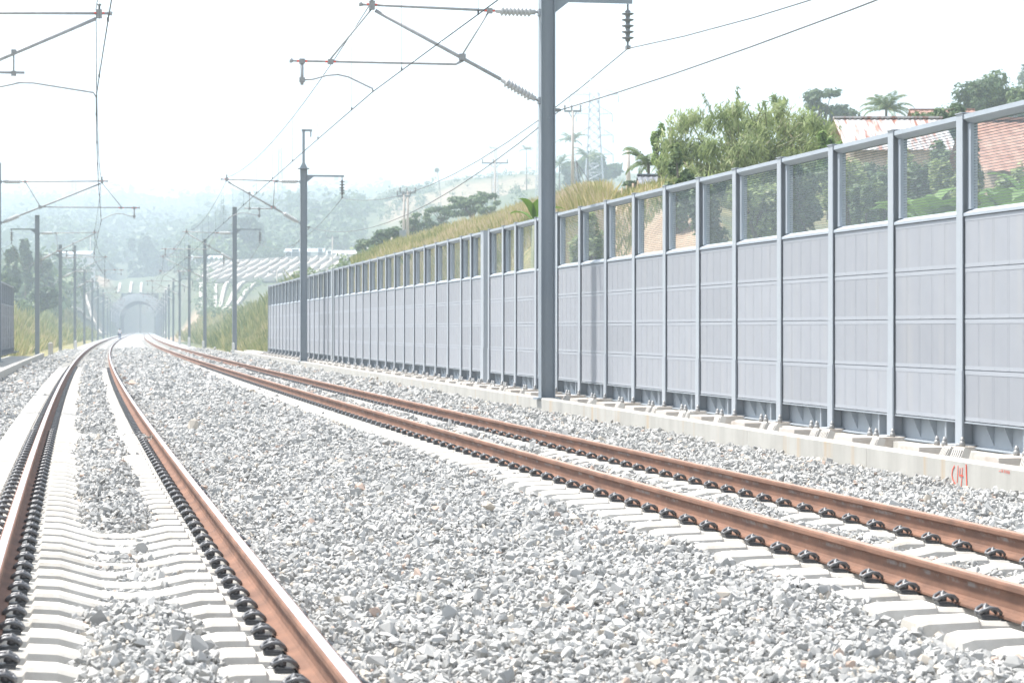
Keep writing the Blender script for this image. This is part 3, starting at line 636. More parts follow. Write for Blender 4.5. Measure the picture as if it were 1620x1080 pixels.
# anchor blocks and ribbed covers in the duct
def blocks():
    b = MB(); b.box(-.60, .06, -.33, .33, -.04, .146, tx=.010, ty=.010); BL = b.mesh('anchor_block', M_kerb2)
    c = MB(); c.box(-.05, .05, -.12, .12, 0, .215, tx=.01, ty=.01)
    for y in (-.085, -.0425, 0, .0425, .085): c.box(-.056, -.05, y - .011, y + .011, .03, .19)
    CV = c.mesh('cover_block', M_ribs)
    rr = random.Random(3)
    for s in PA + PB + PC:
        if s < 19: continue
        o = link('anchor_block', BL, KERB); o.matrix_local = KINV @ Matrix.Translation(P(s, BO + .02, rr.uniform(-.004, .006))) @ Matrix.Rotation(yaw(s), 4, 'Z')
        o = link('cover_block', CV, KERB); o.matrix_local = KINV @ Matrix.Translation(P(s - .66, BO - .44, -.035)) @ Matrix.Rotation(yaw(s) + R(rr.uniform(-5, 5)), 4, 'Z') @ Matrix.Rotation(R(rr.uniform(16, 26)), 4, 'Y')
        if rr.random() < .5:
            o = link('cover_block', CV, KERB); o.matrix_local = KINV @ Matrix.Translation(P(s - .98, BO - .42, -.035)) @ Matrix.Rotation(yaw(s) + R(rr.uniform(-10, 10)), 4, 'Z') @ Matrix.Rotation(R(rr.uniform(16, 30)), 4, 'Y')
blocks()

# ------------------------------------------------------------------ catenary masts
def rib_insulator(mb, p0, p1, n=8, r0=.056, r1=.096):
    p0, p1 = Vector(p0), Vector(p1); L = (p1 - p0).length; pr = [(0, .022), (.05, .022), (.052, .05), (.12, .05), (.13, r0)]
    a, b = .14, L - .13; st = (b - a) / n
    for i in range(n): t = a + i * st; pr += [(t, r0), (t + st * .35, r1), (t + st * .55, r1 * .96), (t + st * .8, r0)]
    pr += [(b, .045), (L - .06, .04), (L - .05, .02), (L, .02)]; mb.lathe(p0, p1, pr, 10)
def make_mast(kind, top, base, dist=3.12, post_up=False, contact=3.12):
    """local: origin at mast axis, rail height; +y along the line (away), -x towards the track"""
    root = empty('catenary_mast')
    b = MB(); w_, d_ = .135, .135
    b.box(-w_, -w_ + .014, -d_, d_, base, top).box(w_ - .014, w_, -d_, d_, base, top).box(-w_ + .014, w_ - .014, -.005, .005, base, top)
    b.box(-.145, .145, -.145, .145, top, top + .012)
    b.box(-.22, .22, -.22, .22, base - .02, base + .02)
    for z in (5.63, 7.26): b.box(-.165, -.135, -.09, .09, z - .06, z + .06); b.lathe((-.125, -.10, z), (-.125, .16, z), [(0, .012), (.26, .012)], 6)
    b.box(-.02, .02, -.146, -.135, 1.6, 1.66) if False else None
    for z in (5.3, 3.0 + .0): b.lathe((.02, -.135, z), (.02, -.2, z), [(0, .014), (.03, .014)], 6)
    b.build('column', M_mast, root)
    zt, zl = 7.27, 5.63; tip = (-dist - .0, 0, 7.33)
    i1 = MB(); rib_insulator(i1, (-.17, 0, zt), (-1.02, 0, zt + .006)); i1.build('insulator', M_ins, root)
    dv = (Vector(tip) - Vector((-.15, 0, zl))).normalized(); q0 = Vector((-.17, 0, zl)) + dv * .0; q1 = q0 + dv * .84
    i2 = MB(); rib_insulator(i2, q0, q1); i2.build('insulator', M_ins, root)
    t = MB(); t.tube([(-.98, 0, zt + .006), (-dist - .2, 0, 7.335)], .026, 8); t.tube([(-dist - .2, 0, 7.30), (-dist - .215, 0, 7.37)], .035, 8); t.build('top_tube', M_tube, root)
    t = MB(); t.tube([q1 - dv * .04, Vector(tip) - dv * .07 + Vector((0, 0, -.07))], .034, 8); t.build('diagonal_tube', M_tube, root)
    CL = []
    def clamp(*a): q = MB(); q.box(*a); CL.append(q); return q
    clamp(tip[0] - .05, tip[0] + .05, -.06, .06, 7.24, 7.40).lathe((tip[0], 0, 7.40), (tip[0], 0, 8), [(0, .02), (.07, .02), (.08, .04), (.11, .04)], 8)
    dg = lambda d: Vector((-.17, 0, zl)) + dv * d                # point on the diagonal
    mk = MB()
    if kind == 'A':
        a0 = dg(1.62); zr = 6.27; far = -dist - 1.48
        t = MB(); t.tube([(a0.x + .02, 0, a0.z - .06), (a0.x - .12, 0, zr + .005), (far, 0, zr + .01)], .024, 8); t.tube([(far, 0, zr - .03), (far - .001, 0, zr + .05)], .03, 8); t.build('registration_tube', M_tube, root)
        st = MB(); st.tube([(tip[0], 0, 7.26), (-dist - .76, 0, zr + .05)], .016, 6); st.build('stay', M_tube, root); st = MB(); st.tube([(-1.1, 0, zt - .02), (a0.x, 0, a0.z + .04)], .016, 6); st.build('stay', M_tube, root)
        xd = -dist - 1.28; dr = MB(); dr.tube([(xd, 0, zr), (xd, 0, 5.84)], .030, 8); dr.build('drop_bracket', M_tube, root)
        arm = MB(); arm.tube([(xd, 0, 5.93), (xd + .2, 0, 5.945), (xd + .45, 0, 6.02), (xd + .66, 0, 6.04), (xd + .85, 0, 6.0), (-contact - .06, 0, 5.82), (-contact - .01, 0, 5.80), (-contact, 0, 5.74)], .016, 7); arm.build('steady_arm', M_tube, root)
        for x, z in ((xd, zr), (-dist - .76, zr), (xd, 5.93)): clamp(x - .05, x + .05, -.045, .045, z - .045, z + .045)
        marks = [(xd, zr), (-dist - .76, zr), (tip[0], 7.335), (-1.08, zt)]
    else:
        a0 = dg(1.2); zr = 6.17; far = -2.35
        t = MB(); t.tube([(a0.x + .02, 0, a0.z - .05), (a0.x - .1, 0, zr + .01), (far, 0, zr + .02)], .024, 8); t.build('registration_tube', M_tube, root)
        hx = -2.15; hz = zl + (hx + .17) / dv.x * dv.z
        st = MB(); st.tube([(hx, 0, hz), (hx, 0, zr)], .016, 6); st.build('stay', M_tube, root); st = MB(); st.tube([(-1.15, 0, zt - .02), (a0.x, 0, a0.z + .04)], .016, 6); st.build('stay', M_tube, root)
        xd = -1.76; dr = MB(); dr.tube([(xd, 0, zr), (xd, 0, 5.82)], .030, 8); dr.build('drop_bracket', M_tube, root)
        arm = MB(); arm.tube([(xd, 0, 5.9), (xd - .2, 0, 5.93), (xd - .5, 0, 6.0), (xd - .75, 0, 6.0), (-contact + .05, 0, 5.84), (-contact, 0, 5.76)], .016, 7); arm.build('steady_arm', M_tube, root)
        for x, z in ((xd, zr), (hx, zr), (xd, 5.9), (hx, hz)): clamp(x - .045, x + .045, -.045, .045, z - .045, z + .045)
        marks = [(a0.x, a0.z), (tip[0], 7.335), (-1.12, zt)]
    clamp(a0.x - .06, a0.x + .06, -.05, .05, a0.z - .06, a0.z + .06); clamp(-1.13, -1.03, -.045, .045, zt - .045, zt + .05)
    for q in CL: q.build('clamp', M_bolt, root)
    for x, z in marks: mk.box(x - .095, x - .055, -.03, .03, z - .014, z + .014); mk.box(x + .055, x + .095, -.03, .03, z - .014, z + .014)
    mk.build('marker_tape', M_red, root)
    f = MB(); f.box(.135, 1.62, -.04, -.032, 7.46, 7.53).box(.135, 1.62, -.04, .04, 7.53, 7.538).prism([(.135, 7.46), (.40, 7.46), (.135, 7.25)], -.039, -.033); f.build('feeder_bracket', M_mast, root)
    g = MB(); g.tube([(1.54, 0, 7.46), (1.54, 0, 7.34)], .02, 6); g.tube([(1.54, 0, 6.76), (1.54, 0, 6.62)], .02, 6); g.box(1.50, 1.58, -.07, .07, 6.62, 6.68)
    pr = [(0, .03), (.03, .06)]
    for i in range(5): z = .05 + i * .112; pr += [(z, .04), (z + .012, .115), (z + .03, .115), (z + .05, .05), (z + .09, .04)]
    g.lathe((1.54, 0, 7.35), (1.54, 0, 0), pr, 12); go = g.build('string_insulator', M_insd, root)
    h = MB(); h.box(.135, .24, -.03, .03, 5.43, 5.49); h.lathe((.24, 0, 5.44), (.24, 0, 6), [(0, .03), (.04, .03)], 8); h.build('wire_clamp', M_bolt, root)
    if post_up:
        u = MB(); z = top
        u.box(-.05, .05, -.05, .05, z, z + 1.55).box(-.08, .34, -.05, .05, z + 1.5, z + 1.58).box(.26, .31, -.03, .03, z + 1.28, z + 1.5).box(-.22, .22, -.2, .2, z, z + .03).prism([(-.16, z + .03), (.16, z + .03), (0, z + .35)], -.01, .01)
        u.build('mast_top_hook', M_mast, root)
    return root
R_S = [43.5, 94.5, 145.5, 195, 242.5, 290, 338, 386, 434, 482, 530, 578, 626, 674, 722, 770]
L_PX = {94.5: -4, 145.5: 59, 195: 95.5, 242.5: 118.5, 290: 133.5, 338: 146, 386: 155, 434: 163}
ordn = ['nearest', 'second', 'third', 'fourth', 'fifth', 'sixth', 'seventh', 'eighth', 'ninth', 'tenth', 'eleventh', 'twelfth', 'thirteenth', 'fourteenth', 'fifteenth', 'sixteenth']
tops_r = {43.5: 9.0, 94.5: 7.77, 145.5: 8.84, 195: 8.76, 242.5: 9.9}; tops_l = {43.5: 8, 94.5: 8.0, 145.5: 8.35, 195: 8.3, 242.5: 9.9}
con_r = {43.5: o_at(43.5, 590), 94.5: o_at(94.5, 361)}; con_l = {43.5: o_at(45.6, 152), 94.5: o_at(96.6, 160.5)}
MASTP = {}; CONT = {-1: [], 1: []}; FEED = {-1: [], 1: []}
def place_masts():
    pro = {}
    for side in (1, -1):
        for i, s_r in enumerate(R_S):
            s = s_r + (0 if side > 0 else 2.1)
            kind = 'A' if (i % 2 == 0) == (side > 0) else 'B'
            if side > 0: mo = 5.7; tops = tops_r; co = con_r
            else: mo = o_at(s, L_PX[s_r]) if s_r in L_PX else -6.2; tops = tops_l; co = con_l
            if side < 0 and s_r == 43.5: mo = -6.2
            c = co.get(s_r, side * TC + (.22 if kind == 'A' else -.22) * 1)
            dist = abs(mo - c) + (.02 if kind == 'A' else .06); top = tops.get(s_r, 8.6); base = (.11 if s < 140 else -.15) if s < 150 else -.4
            up = (side > 0 and s_r == 94.5)
            if i < 5 or (kind, 'f') not in pro:
                m = make_mast(kind, top, base, dist, up, abs(mo - c))
                if i >= 5: pro[(kind, 'f')] = (m, abs(mo - c))
            else: m = copy_tree(pro[(kind, 'f')][0]); c = mo - side * pro[(kind, 'f')][1]
            m.location = P(s, mo, 0); m.rotation_euler = (0, 0, yaw(s) + (0 if side > 0 else math.pi))
            sn = 'right' if side > 0 else 'left'
            if side > 0 and i == 0: lab = 'nearest grey mast on the right, standing on the kerb before the noise barrier'
            elif side > 0 and i == 1: lab = 'second right-hand mast, the one with a hooked post on its top'
            elif side < 0 and i == 0: lab = 'nearest left-hand mast, only its bracket arm reaching in at the top left corner'
            elif side < 0 and i == 1: lab = 'grey mast cut by the left edge of the photo, beside the left noise barrier'
            else: lab = '%s mast from the camera in the %s-hand row of masts' % (ordn[i], sn)
            tag(m, lab, 'catenary mast', 'catenary masts in two rows along the tracks')
            CONT[side].append((s, c)); FEED[side].append((s, mo + side * 1.54, mo + side * .25))
place_masts()
def catenary(side):
    root = empty('overhead_line', (0, 0, 0)); tag(root, 'overhead wires with droppers hanging above the %s track' % ('right' if side > 0 else 'left'), 'overhead line', 'overhead lines')
    pts = [(-7.0, side * TC + .5)] + CONT[side]; con, mes, dro = MB(), MB(), MB()
    for (s0, o0), (s1, o1) in zip(pts[:-1], pts[1:]):
        n = 14; cp, mp_ = [], []
        for k in range(n + 1):
            t = k / n; s = s0 + (s1 - s0) * t; o = o0 + (o1 - o0) * t; p = P(s, o, 5.74)
            cp.append(p); om = o0 + (o1 - o0) * t; mp_.append(P(s, om, 7.42 - .60 * 4 * t * (1 - t)))
        near = s0 < 140; con.tube(cp, .0095 if near else .013, 5, cap=False); mes.tube(mp_, .0085 if near else .012, 5, cap=False)
        if s0 < 300:
            for k in (1, 3, 5, 7, 9, 11, 13):
                dro.tube([cp[k] + Vector((0, 0, .0)), mp_[k]], .0028 if near else .004, 4); dro.box(cp[k].x - .012, cp[k].x + .012, cp[k].y - .02, cp[k].y + .02, 5.73, 5.79)
    con.build('contact_wire', M_wire, root); mes.build('messenger_wire', M_wire, root); dro.build('droppers', M_wire, root)
def feeders(side):
    for which in (0, 1):
        pts = [(-7.0, (5.7 + (1.54, .25)[which]) * (1 if side > 0 else -1.09))] + [(f[0], f[1 + which]) for f in FEED[side]]; b = MB()
        for (s0, o0), (s1, o1) in zip(pts[:-1], pts[1:]):
            n = 12; q = []
            for k in range(n + 1):
                t = k / n; q.append(P(s0 + (s1 - s0) * t, o0 + (o1 - o0) * t, (6.63, 5.46)[which] - ((.92, .42) if s0 < 0 else (1.0, .95))[which] * 4 * t * (1 - t)))
            b.tube(q, .0105 if s0 < 140 else .013, 5, cap=False)
        sn = 'right' if side > 0 else 'left'
        tag(b.build('feeder_wire', M_alu), ('upper sagging wire hung from string insulators on the %s-hand masts' if which == 0 else 'lower sagging wire clamped to the outer faces of the %s-hand masts') % sn, 'wire', 'feeder wires')
M_alu = mat('aluminium_wire', (.16, .165, .17), None, .6, 0)
for sd_ in (1, -1): catenary(sd_); feeders(sd_)
#PART2

# ================================================================== BACKGROUND
def ground_at(px, z): x = (px - 810) / F * z; return Vector((x, z, float(terrain_h(x, z))))
M_pconc = mat('portal_concrete', (.42, .43, .44), (.52, .52, .51), .9, 0, .8, .2, 6, stretch=(1, 1, .3))
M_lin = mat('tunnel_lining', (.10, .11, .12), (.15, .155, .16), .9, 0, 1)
def tunnel():
    root = empty('tunnel_portal', P(802, 0, 0)); root.rotation_euler = (0, 0, yaw(802)); tag(root, 'arched concrete tunnel mouth in the hillside where both tracks end', 'tunnel')
    r, cz = 6.3, 4.6; L = 108
    arch = [(-r, -.9)] + [(r * math.cos(math.pi - math.pi * k / 20), cz + r * math.sin(math.pi * k / 20)) for k in range(21)] + [(r, -.9)]
    oute = [(-9.4, -.9), (-9.4, 6.5)] + [(9.4 * math.cos(math.pi - math.pi * k / 18), 6.5 + 6.9 * math.sin(math.pi * k / 18)) for k in range(1, 18)] + [(9.4, 6.5), (9.4, -.9)]
    def ring(a, b_, y0, y1, mb):
        n = len(a); m = len(b_); N = 40
        def res(p):
            d = [0]
            for u, v in zip(p[:-1], p[1:]): d.append(d[-1] + math.dist(u, v))
            return [(float(np.interp(d[-1] * i / N, d, [q[0] for q in p])), float(np.interp(d[-1] * i / N, d, [q[1] for q in p]))) for i in range(N + 1)]
        A, B = res(a), res(b_); vs = [(x, y0, z) for x, z in A] + [(x, y0, z) for x, z in B] + [(x, y1, z) for x, z in A] + [(x, y1, z) for x, z in B]; k = N + 1; fs = []
        for i in range(N): fs += [(i, i + 1, k + i + 1, k + i), (2 * k + i, 3 * k + i, 3 * k + i + 1, 2 * k + i + 1), (i, 2 * k + i, 2 * k + i + 1, i + 1), (k + i, k + i + 1, 3 * k + i + 1, 3 * k + i)]
        fs += [(0, k, 3 * k, 2 * k), (N, 2 * k + N, 3 * k + N, k + N)]; mb.add(vs, fs)
    h = MB(); ring(arch, oute, 0, 1.2, h); h.build('headwall', M_pconc, root)
    out2 = [((r + 1.1) * x / r if abs(z + .9) > .01 else x / r * (r + 1.1), z if z < cz + .01 else cz + (z - cz) * (r + 1.1) / r) for x, z in arch]
    g = MB(); ring(arch, out2, -1.6, -.003, g); g.build('arch_ring', M_pconc, root)
    t = MB(); n = len(arch); vs = [(x, 1.2, z) for x, z in arch] + [(x + .6, L, z) for x, z in arch]; t.add(vs, [(i, i + 1, n + i + 1, n + i) for i in range(n - 1)]); t.box(-r, r, 1.2, L, -.98, -.92); t.build('lining', M_lin, root)
    h2 = MB(); ring(arch, oute, L, L + 1.2, h2); o = h2.build('far_headwall', M_pconc, root); o.location = (.6, 0, 0)
tunnel()

# ---- leaves and trees
def leaf_mat(name, stops, trans=.22):
    m = bpy.data.materials.new(name); m.use_nodes = True; t = m.node_tree; b = t.nodes['Principled BSDF']; b.inputs['Roughness'].default_value = .55; b.inputs['Specular IOR Level'].default_value = .35
    r = ramp_attr(m, 'tone', stops); tr = t.nodes.new('ShaderNodeBsdfTranslucent'); t.links.new(r.outputs[0], tr.inputs[0]); mx = t.nodes.new('ShaderNodeMixShader'); mx.inputs[0].default_value = trans
    out = t.nodes['Material Output']; t.links.new(b.outputs[0], mx.inputs[1]); t.links.new(tr.outputs[0], mx.inputs[2]); t.links.new(mx.outputs[0], out.inputs[0]); return m
M_leaf = leaf_mat('leaf_green', [(0, (.045, .08, .04)), (.4, (.09, .145, .06)), (.75, (.14, .20, .08)), (1, (.20, .26, .10))], .3)
M_bam = leaf_mat('bamboo_leaf', [(0, (.14, .19, .07)), (.35, (.25, .32, .12)), (.7, (.35, .41, .18)), (.88, (.46, .48, .29)), (1, (.44, .36, .25))], .42)
M_lime = leaf_mat('bright_leaf', [(0, (.06, .13, .02)), (.5, (.13, .23, .04)), (1, (.24, .33, .10))], .3)
M_dry = leaf_mat('dry_grass_blade', [(0, (.12, .17, .05)), (.35, (.28, .30, .11)), (.7, (.48, .42, .21)), (1, (.60, .50, .36))], .25)
M_bark = mat('bark', (.11, .095, .075), (.18, .16, .13), .9, 0, 3)
M_culm = mat('bamboo_culm', (.16, .19, .08), (.26, .26, .13), .6, 0, 3)
def quads(p, a, b_):
    """rhombus leaves: centre p, half length vector a, half width vector b"""
    V = np.stack([p - a, p + b_, p + a, p - b_], 1).reshape(-1, 3); n = len(p); return V, np.arange(n * 4).reshape(-1, 4)
def unit(v): return v / np.maximum(np.linalg.norm(v, axis=1), 1e-9)[:, None]
def crown_arrays(cl, n, size, aspect=.5, droop=0., rng=RNG, shell=.55):
    """cl rows: x y z rx ry rz tone"""
    cl = np.asarray(cl, float); vol = (cl[:, 3] * cl[:, 4] * cl[:, 5]) ** .75; idx = rng.choice(len(cl), n, p=vol / vol.sum()); c = cl[idx]
    d = unit(rng.normal(size=(n, 3))); rr = rng.uniform(shell, 1.0, n) ** .8 * (1 + .12 * rng.normal(size=n)); p = c[:, :3] + d * c[:, 3:6] * rr[:, None]
    nrm = unit(d * 1.0 + rng.normal(size=(n, 3)) * .55 + np.array([0, 0, .45])); a = unit(np.cross(nrm, rng.normal(size=(n, 3))))
    if droop: a = unit(a * (1 - droop) + np.array([0, 0, -1.]) * droop + d * .25 * droop)
    b_ = unit(np.cross(nrm, a)); k = size * np.exp(rng.normal(0, .3, n)); tone = np.clip(c[:, 6] + rng.normal(0, .16, n), 0, 1)
    V, Q = quads(p, a * k[:, None], b_ * (k * aspect)[:, None]); return V, Q, np.repeat(tone, 4)
def crown(cl, n, size, m, parent, aspect=.5, droop=0., shell=.55, name='crown'):
    V, Q, T = crown_arrays(cl, n, size, aspect, droop, RNG, shell); return link(name, np_mesh(name, V, Q, m, {'tone': T}), parent)
def clumps(rng, cx, cy, cz, rx, ry, rz, k, lo=.24, hi=.42, tone=.45, spread=.25):
    out = []
    for _ in range(k):
        d = Vector((rng.gauss(0, 1), rng.gauss(0, 1), rng.gauss(0, 1))).normalized() * rng.uniform(.35, .85); f = rng.uniform(lo, hi)
        out.append((cx + d.x * rx, cy + d.y * ry, cz + d.z * rz, rx * f, ry * f, rz * f * .8, min(1, max(0, tone + rng.uniform(-spread, spread)))))
    return out
def broad_tree(px, z, py_top, w_px, label, name='broadleaf_tree', h_frac=.72, m=None, tone=.4, n=2200, leaf=None, seed=1, base=None, group=None, cat='tree', squat=1.0, k=16):
    rng = random.Random(seed); g = base or ground_at(px, z); top = W(px, py_top, z).z; H = max(.7 if base else 2.5, top - g.z); w_ = w_px * z / F / 2
    r = empty(name, g); tag(r, label, cat, group); ch = H * h_frac; cz = H - ch / 2
    cl = clumps(rng, 0, 0, cz, w_, w_, ch / 2 * squat, k, tone=tone)
    t = MB(); tr = max(.08, w_ * .06); t.tube([(0, 0, -.3), (rng.uniform(-.1, .1), 0, H * .25), (rng.uniform(-.2, .2), 0, cz)], [tr * 1.3, tr, tr * .6], 7)
    for c in cl[:6]: t.tube([(0, 0, H * (1 - h_frac) * .8), ((c[0]) * .5, c[1] * .5, (H * .3 + c[2]) * .5), (c[0], c[1], c[2])], [tr * .5, tr * .35, tr * .12], 5)
    t.build('trunk', M_bark, r)
    crown(cl, n, leaf or max(.11, w_ * .075), m or M_leaf, r, .55); return r
def conifer(px, z, py_top, w_px, label, seed=4):
    g = ground_at(px, z); H = W(px, py_top, z).z - g.z; w_ = w_px * z / F / 2; r = empty('conifer_tree', g); tag(r, label, 'tree'); rng = random.Random(seed); cl = []
    for i in range(15):
        t = i / 14; rad = w_ * (1 - t) ** .85 + .3
        for k in range(max(1, int(7 * (1 - t)) + 1)):
            a = rng.uniform(0, 6.28); cl.append((math.cos(a) * rad * .6, math.sin(a) * rad * .6, H * (.22 + .76 * t), rad * .45, rad * .45, H * .035, rng.uniform(.15, .4)))
    b = MB(); b.tube([(0, 0, -.3), (0, 0, H * .95)], [w_ * .07, .05], 6); b.build('trunk', M_bark, r); crown(cl, 2400, w_ * .10, M_leaf, r, .4); return r
def umbrella_tree(px, z, py_top, w_px, label, seed, layers=3, tone=.45, n=2200, name='umbrella_tree'):
    rng = random.Random(seed); g = ground_at(px, z); H = max(3, W(px, py_top, z).z - g.z); w_ = w_px * z / F / 2; r = empty(name, g); tag(r, label, 'tree', None); cl = []; t = MB()
    t.tube([(0, 0, -.3), (w_ * .04, 0, H * .5)], [w_ * .05, w_ * .03], 6)
    for i in range(layers * 4):
        a = rng.uniform(0, 6.28); lv = rng.random() if layers > 1 else 1; q = Vector((math.cos(a) * w_ * rng.uniform(.2, .85), math.sin(a) * w_ * rng.uniform(.2, .85), H * (.93 - .45 * (1 - lv))))
        cl.append((q.x, q.y, q.z, w_ * .34, w_ * .34, H * .035 + .15, tone + rng.uniform(-.15, .2))); t.tube([(w_ * .04, 0, H * .45), (q.x * .5, q.y * .5, H * .6 + q.z * .15), q], [w_ * .025, w_ * .018, .03], 5)
    t.build('trunk', M_bark, r); crown(cl, n, w_ * .05 + .05, M_leaf, r, .5, shell=.2); return r
def palm(px, z, py_top, w_px, label, seed, lean=0., nf=16, group=None, base=None, tone=.35):
    rng = random.Random(seed); g = base or ground_at(px, z); w_ = w_px * z / F / 2; top = W(px, py_top, z).z; H = max(1.5, top - g.z - w_ * .55); r = empty('palm_tree', g); tag(r, label, 'palm tree', group)
    t = MB(); t.tube([(0, 0, -.3), (lean * .3, 0, H * .5), (lean, 0, H)], [.22 * w_ / 3, .16 * w_ / 3, .13 * w_ / 3], 7); t.build('trunk', M_bark, r)
    P_, A_, B_, T_ = [], [], [], []; rb = MB()
    for f in range(nf):
        az = 6.283 * f / nf + rng.uniform(-.2, .2); up = rng.uniform(.15, 1.25); L = w_ * rng.uniform(.95, 1.2); pts = []
        for i in range(13):
            t_ = i / 12; el = up - t_ * t_ * 1.5 - .1; step = L / 12
            if i == 0: p = Vector((lean, 0, H))
            else: p = p + Vector((math.cos(az) * math.cos(el), math.sin(az) * math.cos(el), math.sin(el))) * step
            pts.append(p.copy())
        rb.tube(pts, [.03 * w_ / 3] * 12 + [.008], 4)
        for i in range(1, 25):
            t_ = i / 25 * 12; j = int(t_); p = pts[j].lerp(pts[j + 1], t_ - j); d = (pts[j + 1] - pts[j]).normalized(); side = d.cross(Vector((0, 0, 1))).normalized(); ll = L * .22 * math.sin(math.pi * (i / 25) ** .7) + .05
            for sg in (-1, 1):
                dr = (side * sg + d * .7 + Vector((0, 0, -.45 + rng.uniform(-.2, .1)))).normalized(); P_.append(p + dr * ll / 2); A_.append(dr * ll / 2); B_.append(d * (.018 * w_ + .012)); T_.append(tone + rng.uniform(-.15, .25))
    rb.build('frond_ribs', M_culm, r); V, Q = quads(np.array(P_), np.array(A_), np.array(B_)); link('fronds', np_mesh('fronds', V, Q, M_leaf, {'tone': np.repeat(np.clip(T_, 0, 1), 4)}), r); return r
def banana(px, z, py_top, label, seed, n=7, size=2.2, group=None, base=None, px_tilt=None):
    rng = random.Random(seed); g = base or ground_at(px, z); top = W(px, py_top, z).z; H = max(1.0, top - g.z - size * .6); r = empty('banana_plant', g); tag(r, label, 'plant', group)
    t = MB(); t.tube([(0, 0, -.2), (.05, 0, H)], [.14, .09], 8); t.build('stem', M_culm, r)
    for f in range(n):
        az = 6.283 * f / n + rng.uniform(-.3, .3); up = rng.uniform(.55, 1.4); L = size * rng.uniform(.8, 1.1); vs = []; fs = []; tn = []; p = Vector((.05, 0, H - .05)); N = 14
        for i in range(N + 1):
            t_ = i / N; el = up - t_ ** 1.6 * 1.3; d = Vector((math.cos(az) * math.cos(el), math.sin(az) * math.cos(el), math.sin(el)))
            if i: p = p + d * L / N
            side = d.cross(Vector((0, 0, 1))).normalized(); upv = side.cross(d); wd = L * .15 * max(.02, math.sin(math.pi * min(1, max(0, (t_ - .12) / .9))) ** .6) * rng.uniform(.88, 1.08)
            vs += [p - side * wd + upv * wd * .35, p, p + side * wd + upv * wd * .35]
        for i in range(N):
            for k in (0, 1): a = i * 3 + k; fs.append((a, a + 1, a + 4, a + 3))
        me = np_mesh('leaf_blade', np.array([tuple(v) for v in vs]), np.array(fs), M_lime, {'tone': [rng.uniform(.2, .6)] * len(vs)}, True); link('leaf_blade', me, r)
    return r

def bamboo():
    z = 80.; g = ground_at(1185, z); r = empty('bamboo_clump', g); tag(r, 'large feathery clump of drooping bamboo rising over the noise barrier', 'bamboo')
    rng = random.Random(5); spots = [(1062, 228, 22), (1080, 200, 24), (1100, 188, 20), (1122, 200, 18), (1050, 262, 16), (1075, 250, 26), (1100, 240, 26), (1125, 235, 22), (1060, 285, 16), (1085, 282, 24), (1112, 270, 26), (1145, 182, 20), (1165, 178, 18), (1158, 205, 24), (1185, 200, 24), (1210, 190, 20), (1205, 215, 28), (1232, 178, 18),
      (1240, 200, 26), (1268, 190, 20), (1265, 212, 26), (1290, 198, 22), (1310, 212, 20), (1300, 232, 24), (1275, 240, 28), (1245, 238, 30), (1215, 245, 30), (1185, 240, 30), (1155, 240, 26), (1140, 265, 26), (1170, 268, 28), (1200, 275, 28), (1230, 268, 28), (1225, 158, 9), (1240, 164, 9), (1208, 166, 8), (1170, 168, 9), (1318, 232, 14), (1150, 290, 24), (1185, 300, 30), (1120, 300, 26), (1260, 270, 30), (1290, 262, 20), (1230, 305, 34), (1270, 310, 34), (1160, 330, 34), (1200, 340, 36), (1310, 300, 30)]
    cl = []; t = MB()
    for px, py, rp in spots:
        p = W(px, py, z + rng.uniform(-1.8, 1.8)) - g; rr = rp * z / F; cl.append((p.x, p.y, p.z, rr * 1.15, rr * 1.3, rr * 1.2, rng.uniform(.25, .62)))
        b0 = Vector((rng.uniform(-1.2, 1.2), rng.uniform(-1, 1), -.3)); mid = b0.lerp(p, .55) + Vector(((b0.x - p.x) * .22, 0, .8)); t.tube([b0, b0.lerp(mid, .5) + Vector((0, 0, .4)), mid, mid.lerp(p, .6) + Vector((0, 0, .35)), p], [.045, .04, .03, .018, .008], 6)
    for px, py, q in ((1168, 136, -4), (1112, 150, 22), (1236, 150, -14)):   # bare tips above the leaves
        p = W(px, py, z) - g; b0 = W(px + q, py + 50, z) - g; t.tube([b0, b0.lerp(p, .6) + Vector((0, 0, .15)), p], [.02, .014, .006], 5)
        for k in range(9): v = b0.lerp(p, .3 + .7 * k / 8); cl.append((v.x, v.y, v.z, .07, .07, .10, .3))
    t.build('culms', M_culm, r); crown(cl, 26000, .115, M_bam, r, .19, .55, shell=.05, name='foliage')
    broad_tree(1312, 76, 196, 44, 'small bright green tree at the right end of the bamboo', tone=.6, m=M_lime, n=2600, leaf=.07, seed=61)
bamboo()

# ---- individual trees, palms and plants
palm(1026, 100, 236, 100, 'palm tree with feathery fronds left of the bamboo clump', 3, tone=.6)
palm(1402, 190, 148, 92, 'palm tree rising behind the rusty tin roof', 8, nf=20)
umbrella_tree(1303, 250, 130, 108, 'grey-green airy tree behind the right end of the bamboo', 9, 4, .22, 3000, 'airy_tree')
broad_tree(1558, 205, 106, 130, 'tall dense round-topped tree above the barrier near the right edge', n=9000, leaf=.17, tone=.33, seed=11, k=34)
broad_tree(1606, 190, 128, 96, 'olive green tree at the right edge beside the tall round tree', n=4200, leaf=.16, tone=.6, seed=12, k=20)
broad_tree(1500, 125, 150, 84, 'low leafy tree left of the tall round-topped tree', n=2600, leaf=.13, tone=.5, seed=13, k=16)
broad_tree(1458, 112, 162, 56, 'thin leafy tree in front of the brown tiled ridge', n=1500, leaf=.10, tone=.5, seed=14, k=14)
broad_tree(1615, 400, 98, 40, 'sparse treetop in the far right corner above the other trees', n=500, leaf=.3, tone=.3, seed=15, k=8)
palm(905, 560, 208, 52, 'taller hazy palm just right of the big mast', 21, tone=.4); palm(930, 520, 234, 56, 'lower hazy palm against the dark tree mass near the pylon', 22, tone=.4); palm(885, 540, 246, 50, 'hazy palm half hidden by the big mast', 23, tone=.4)
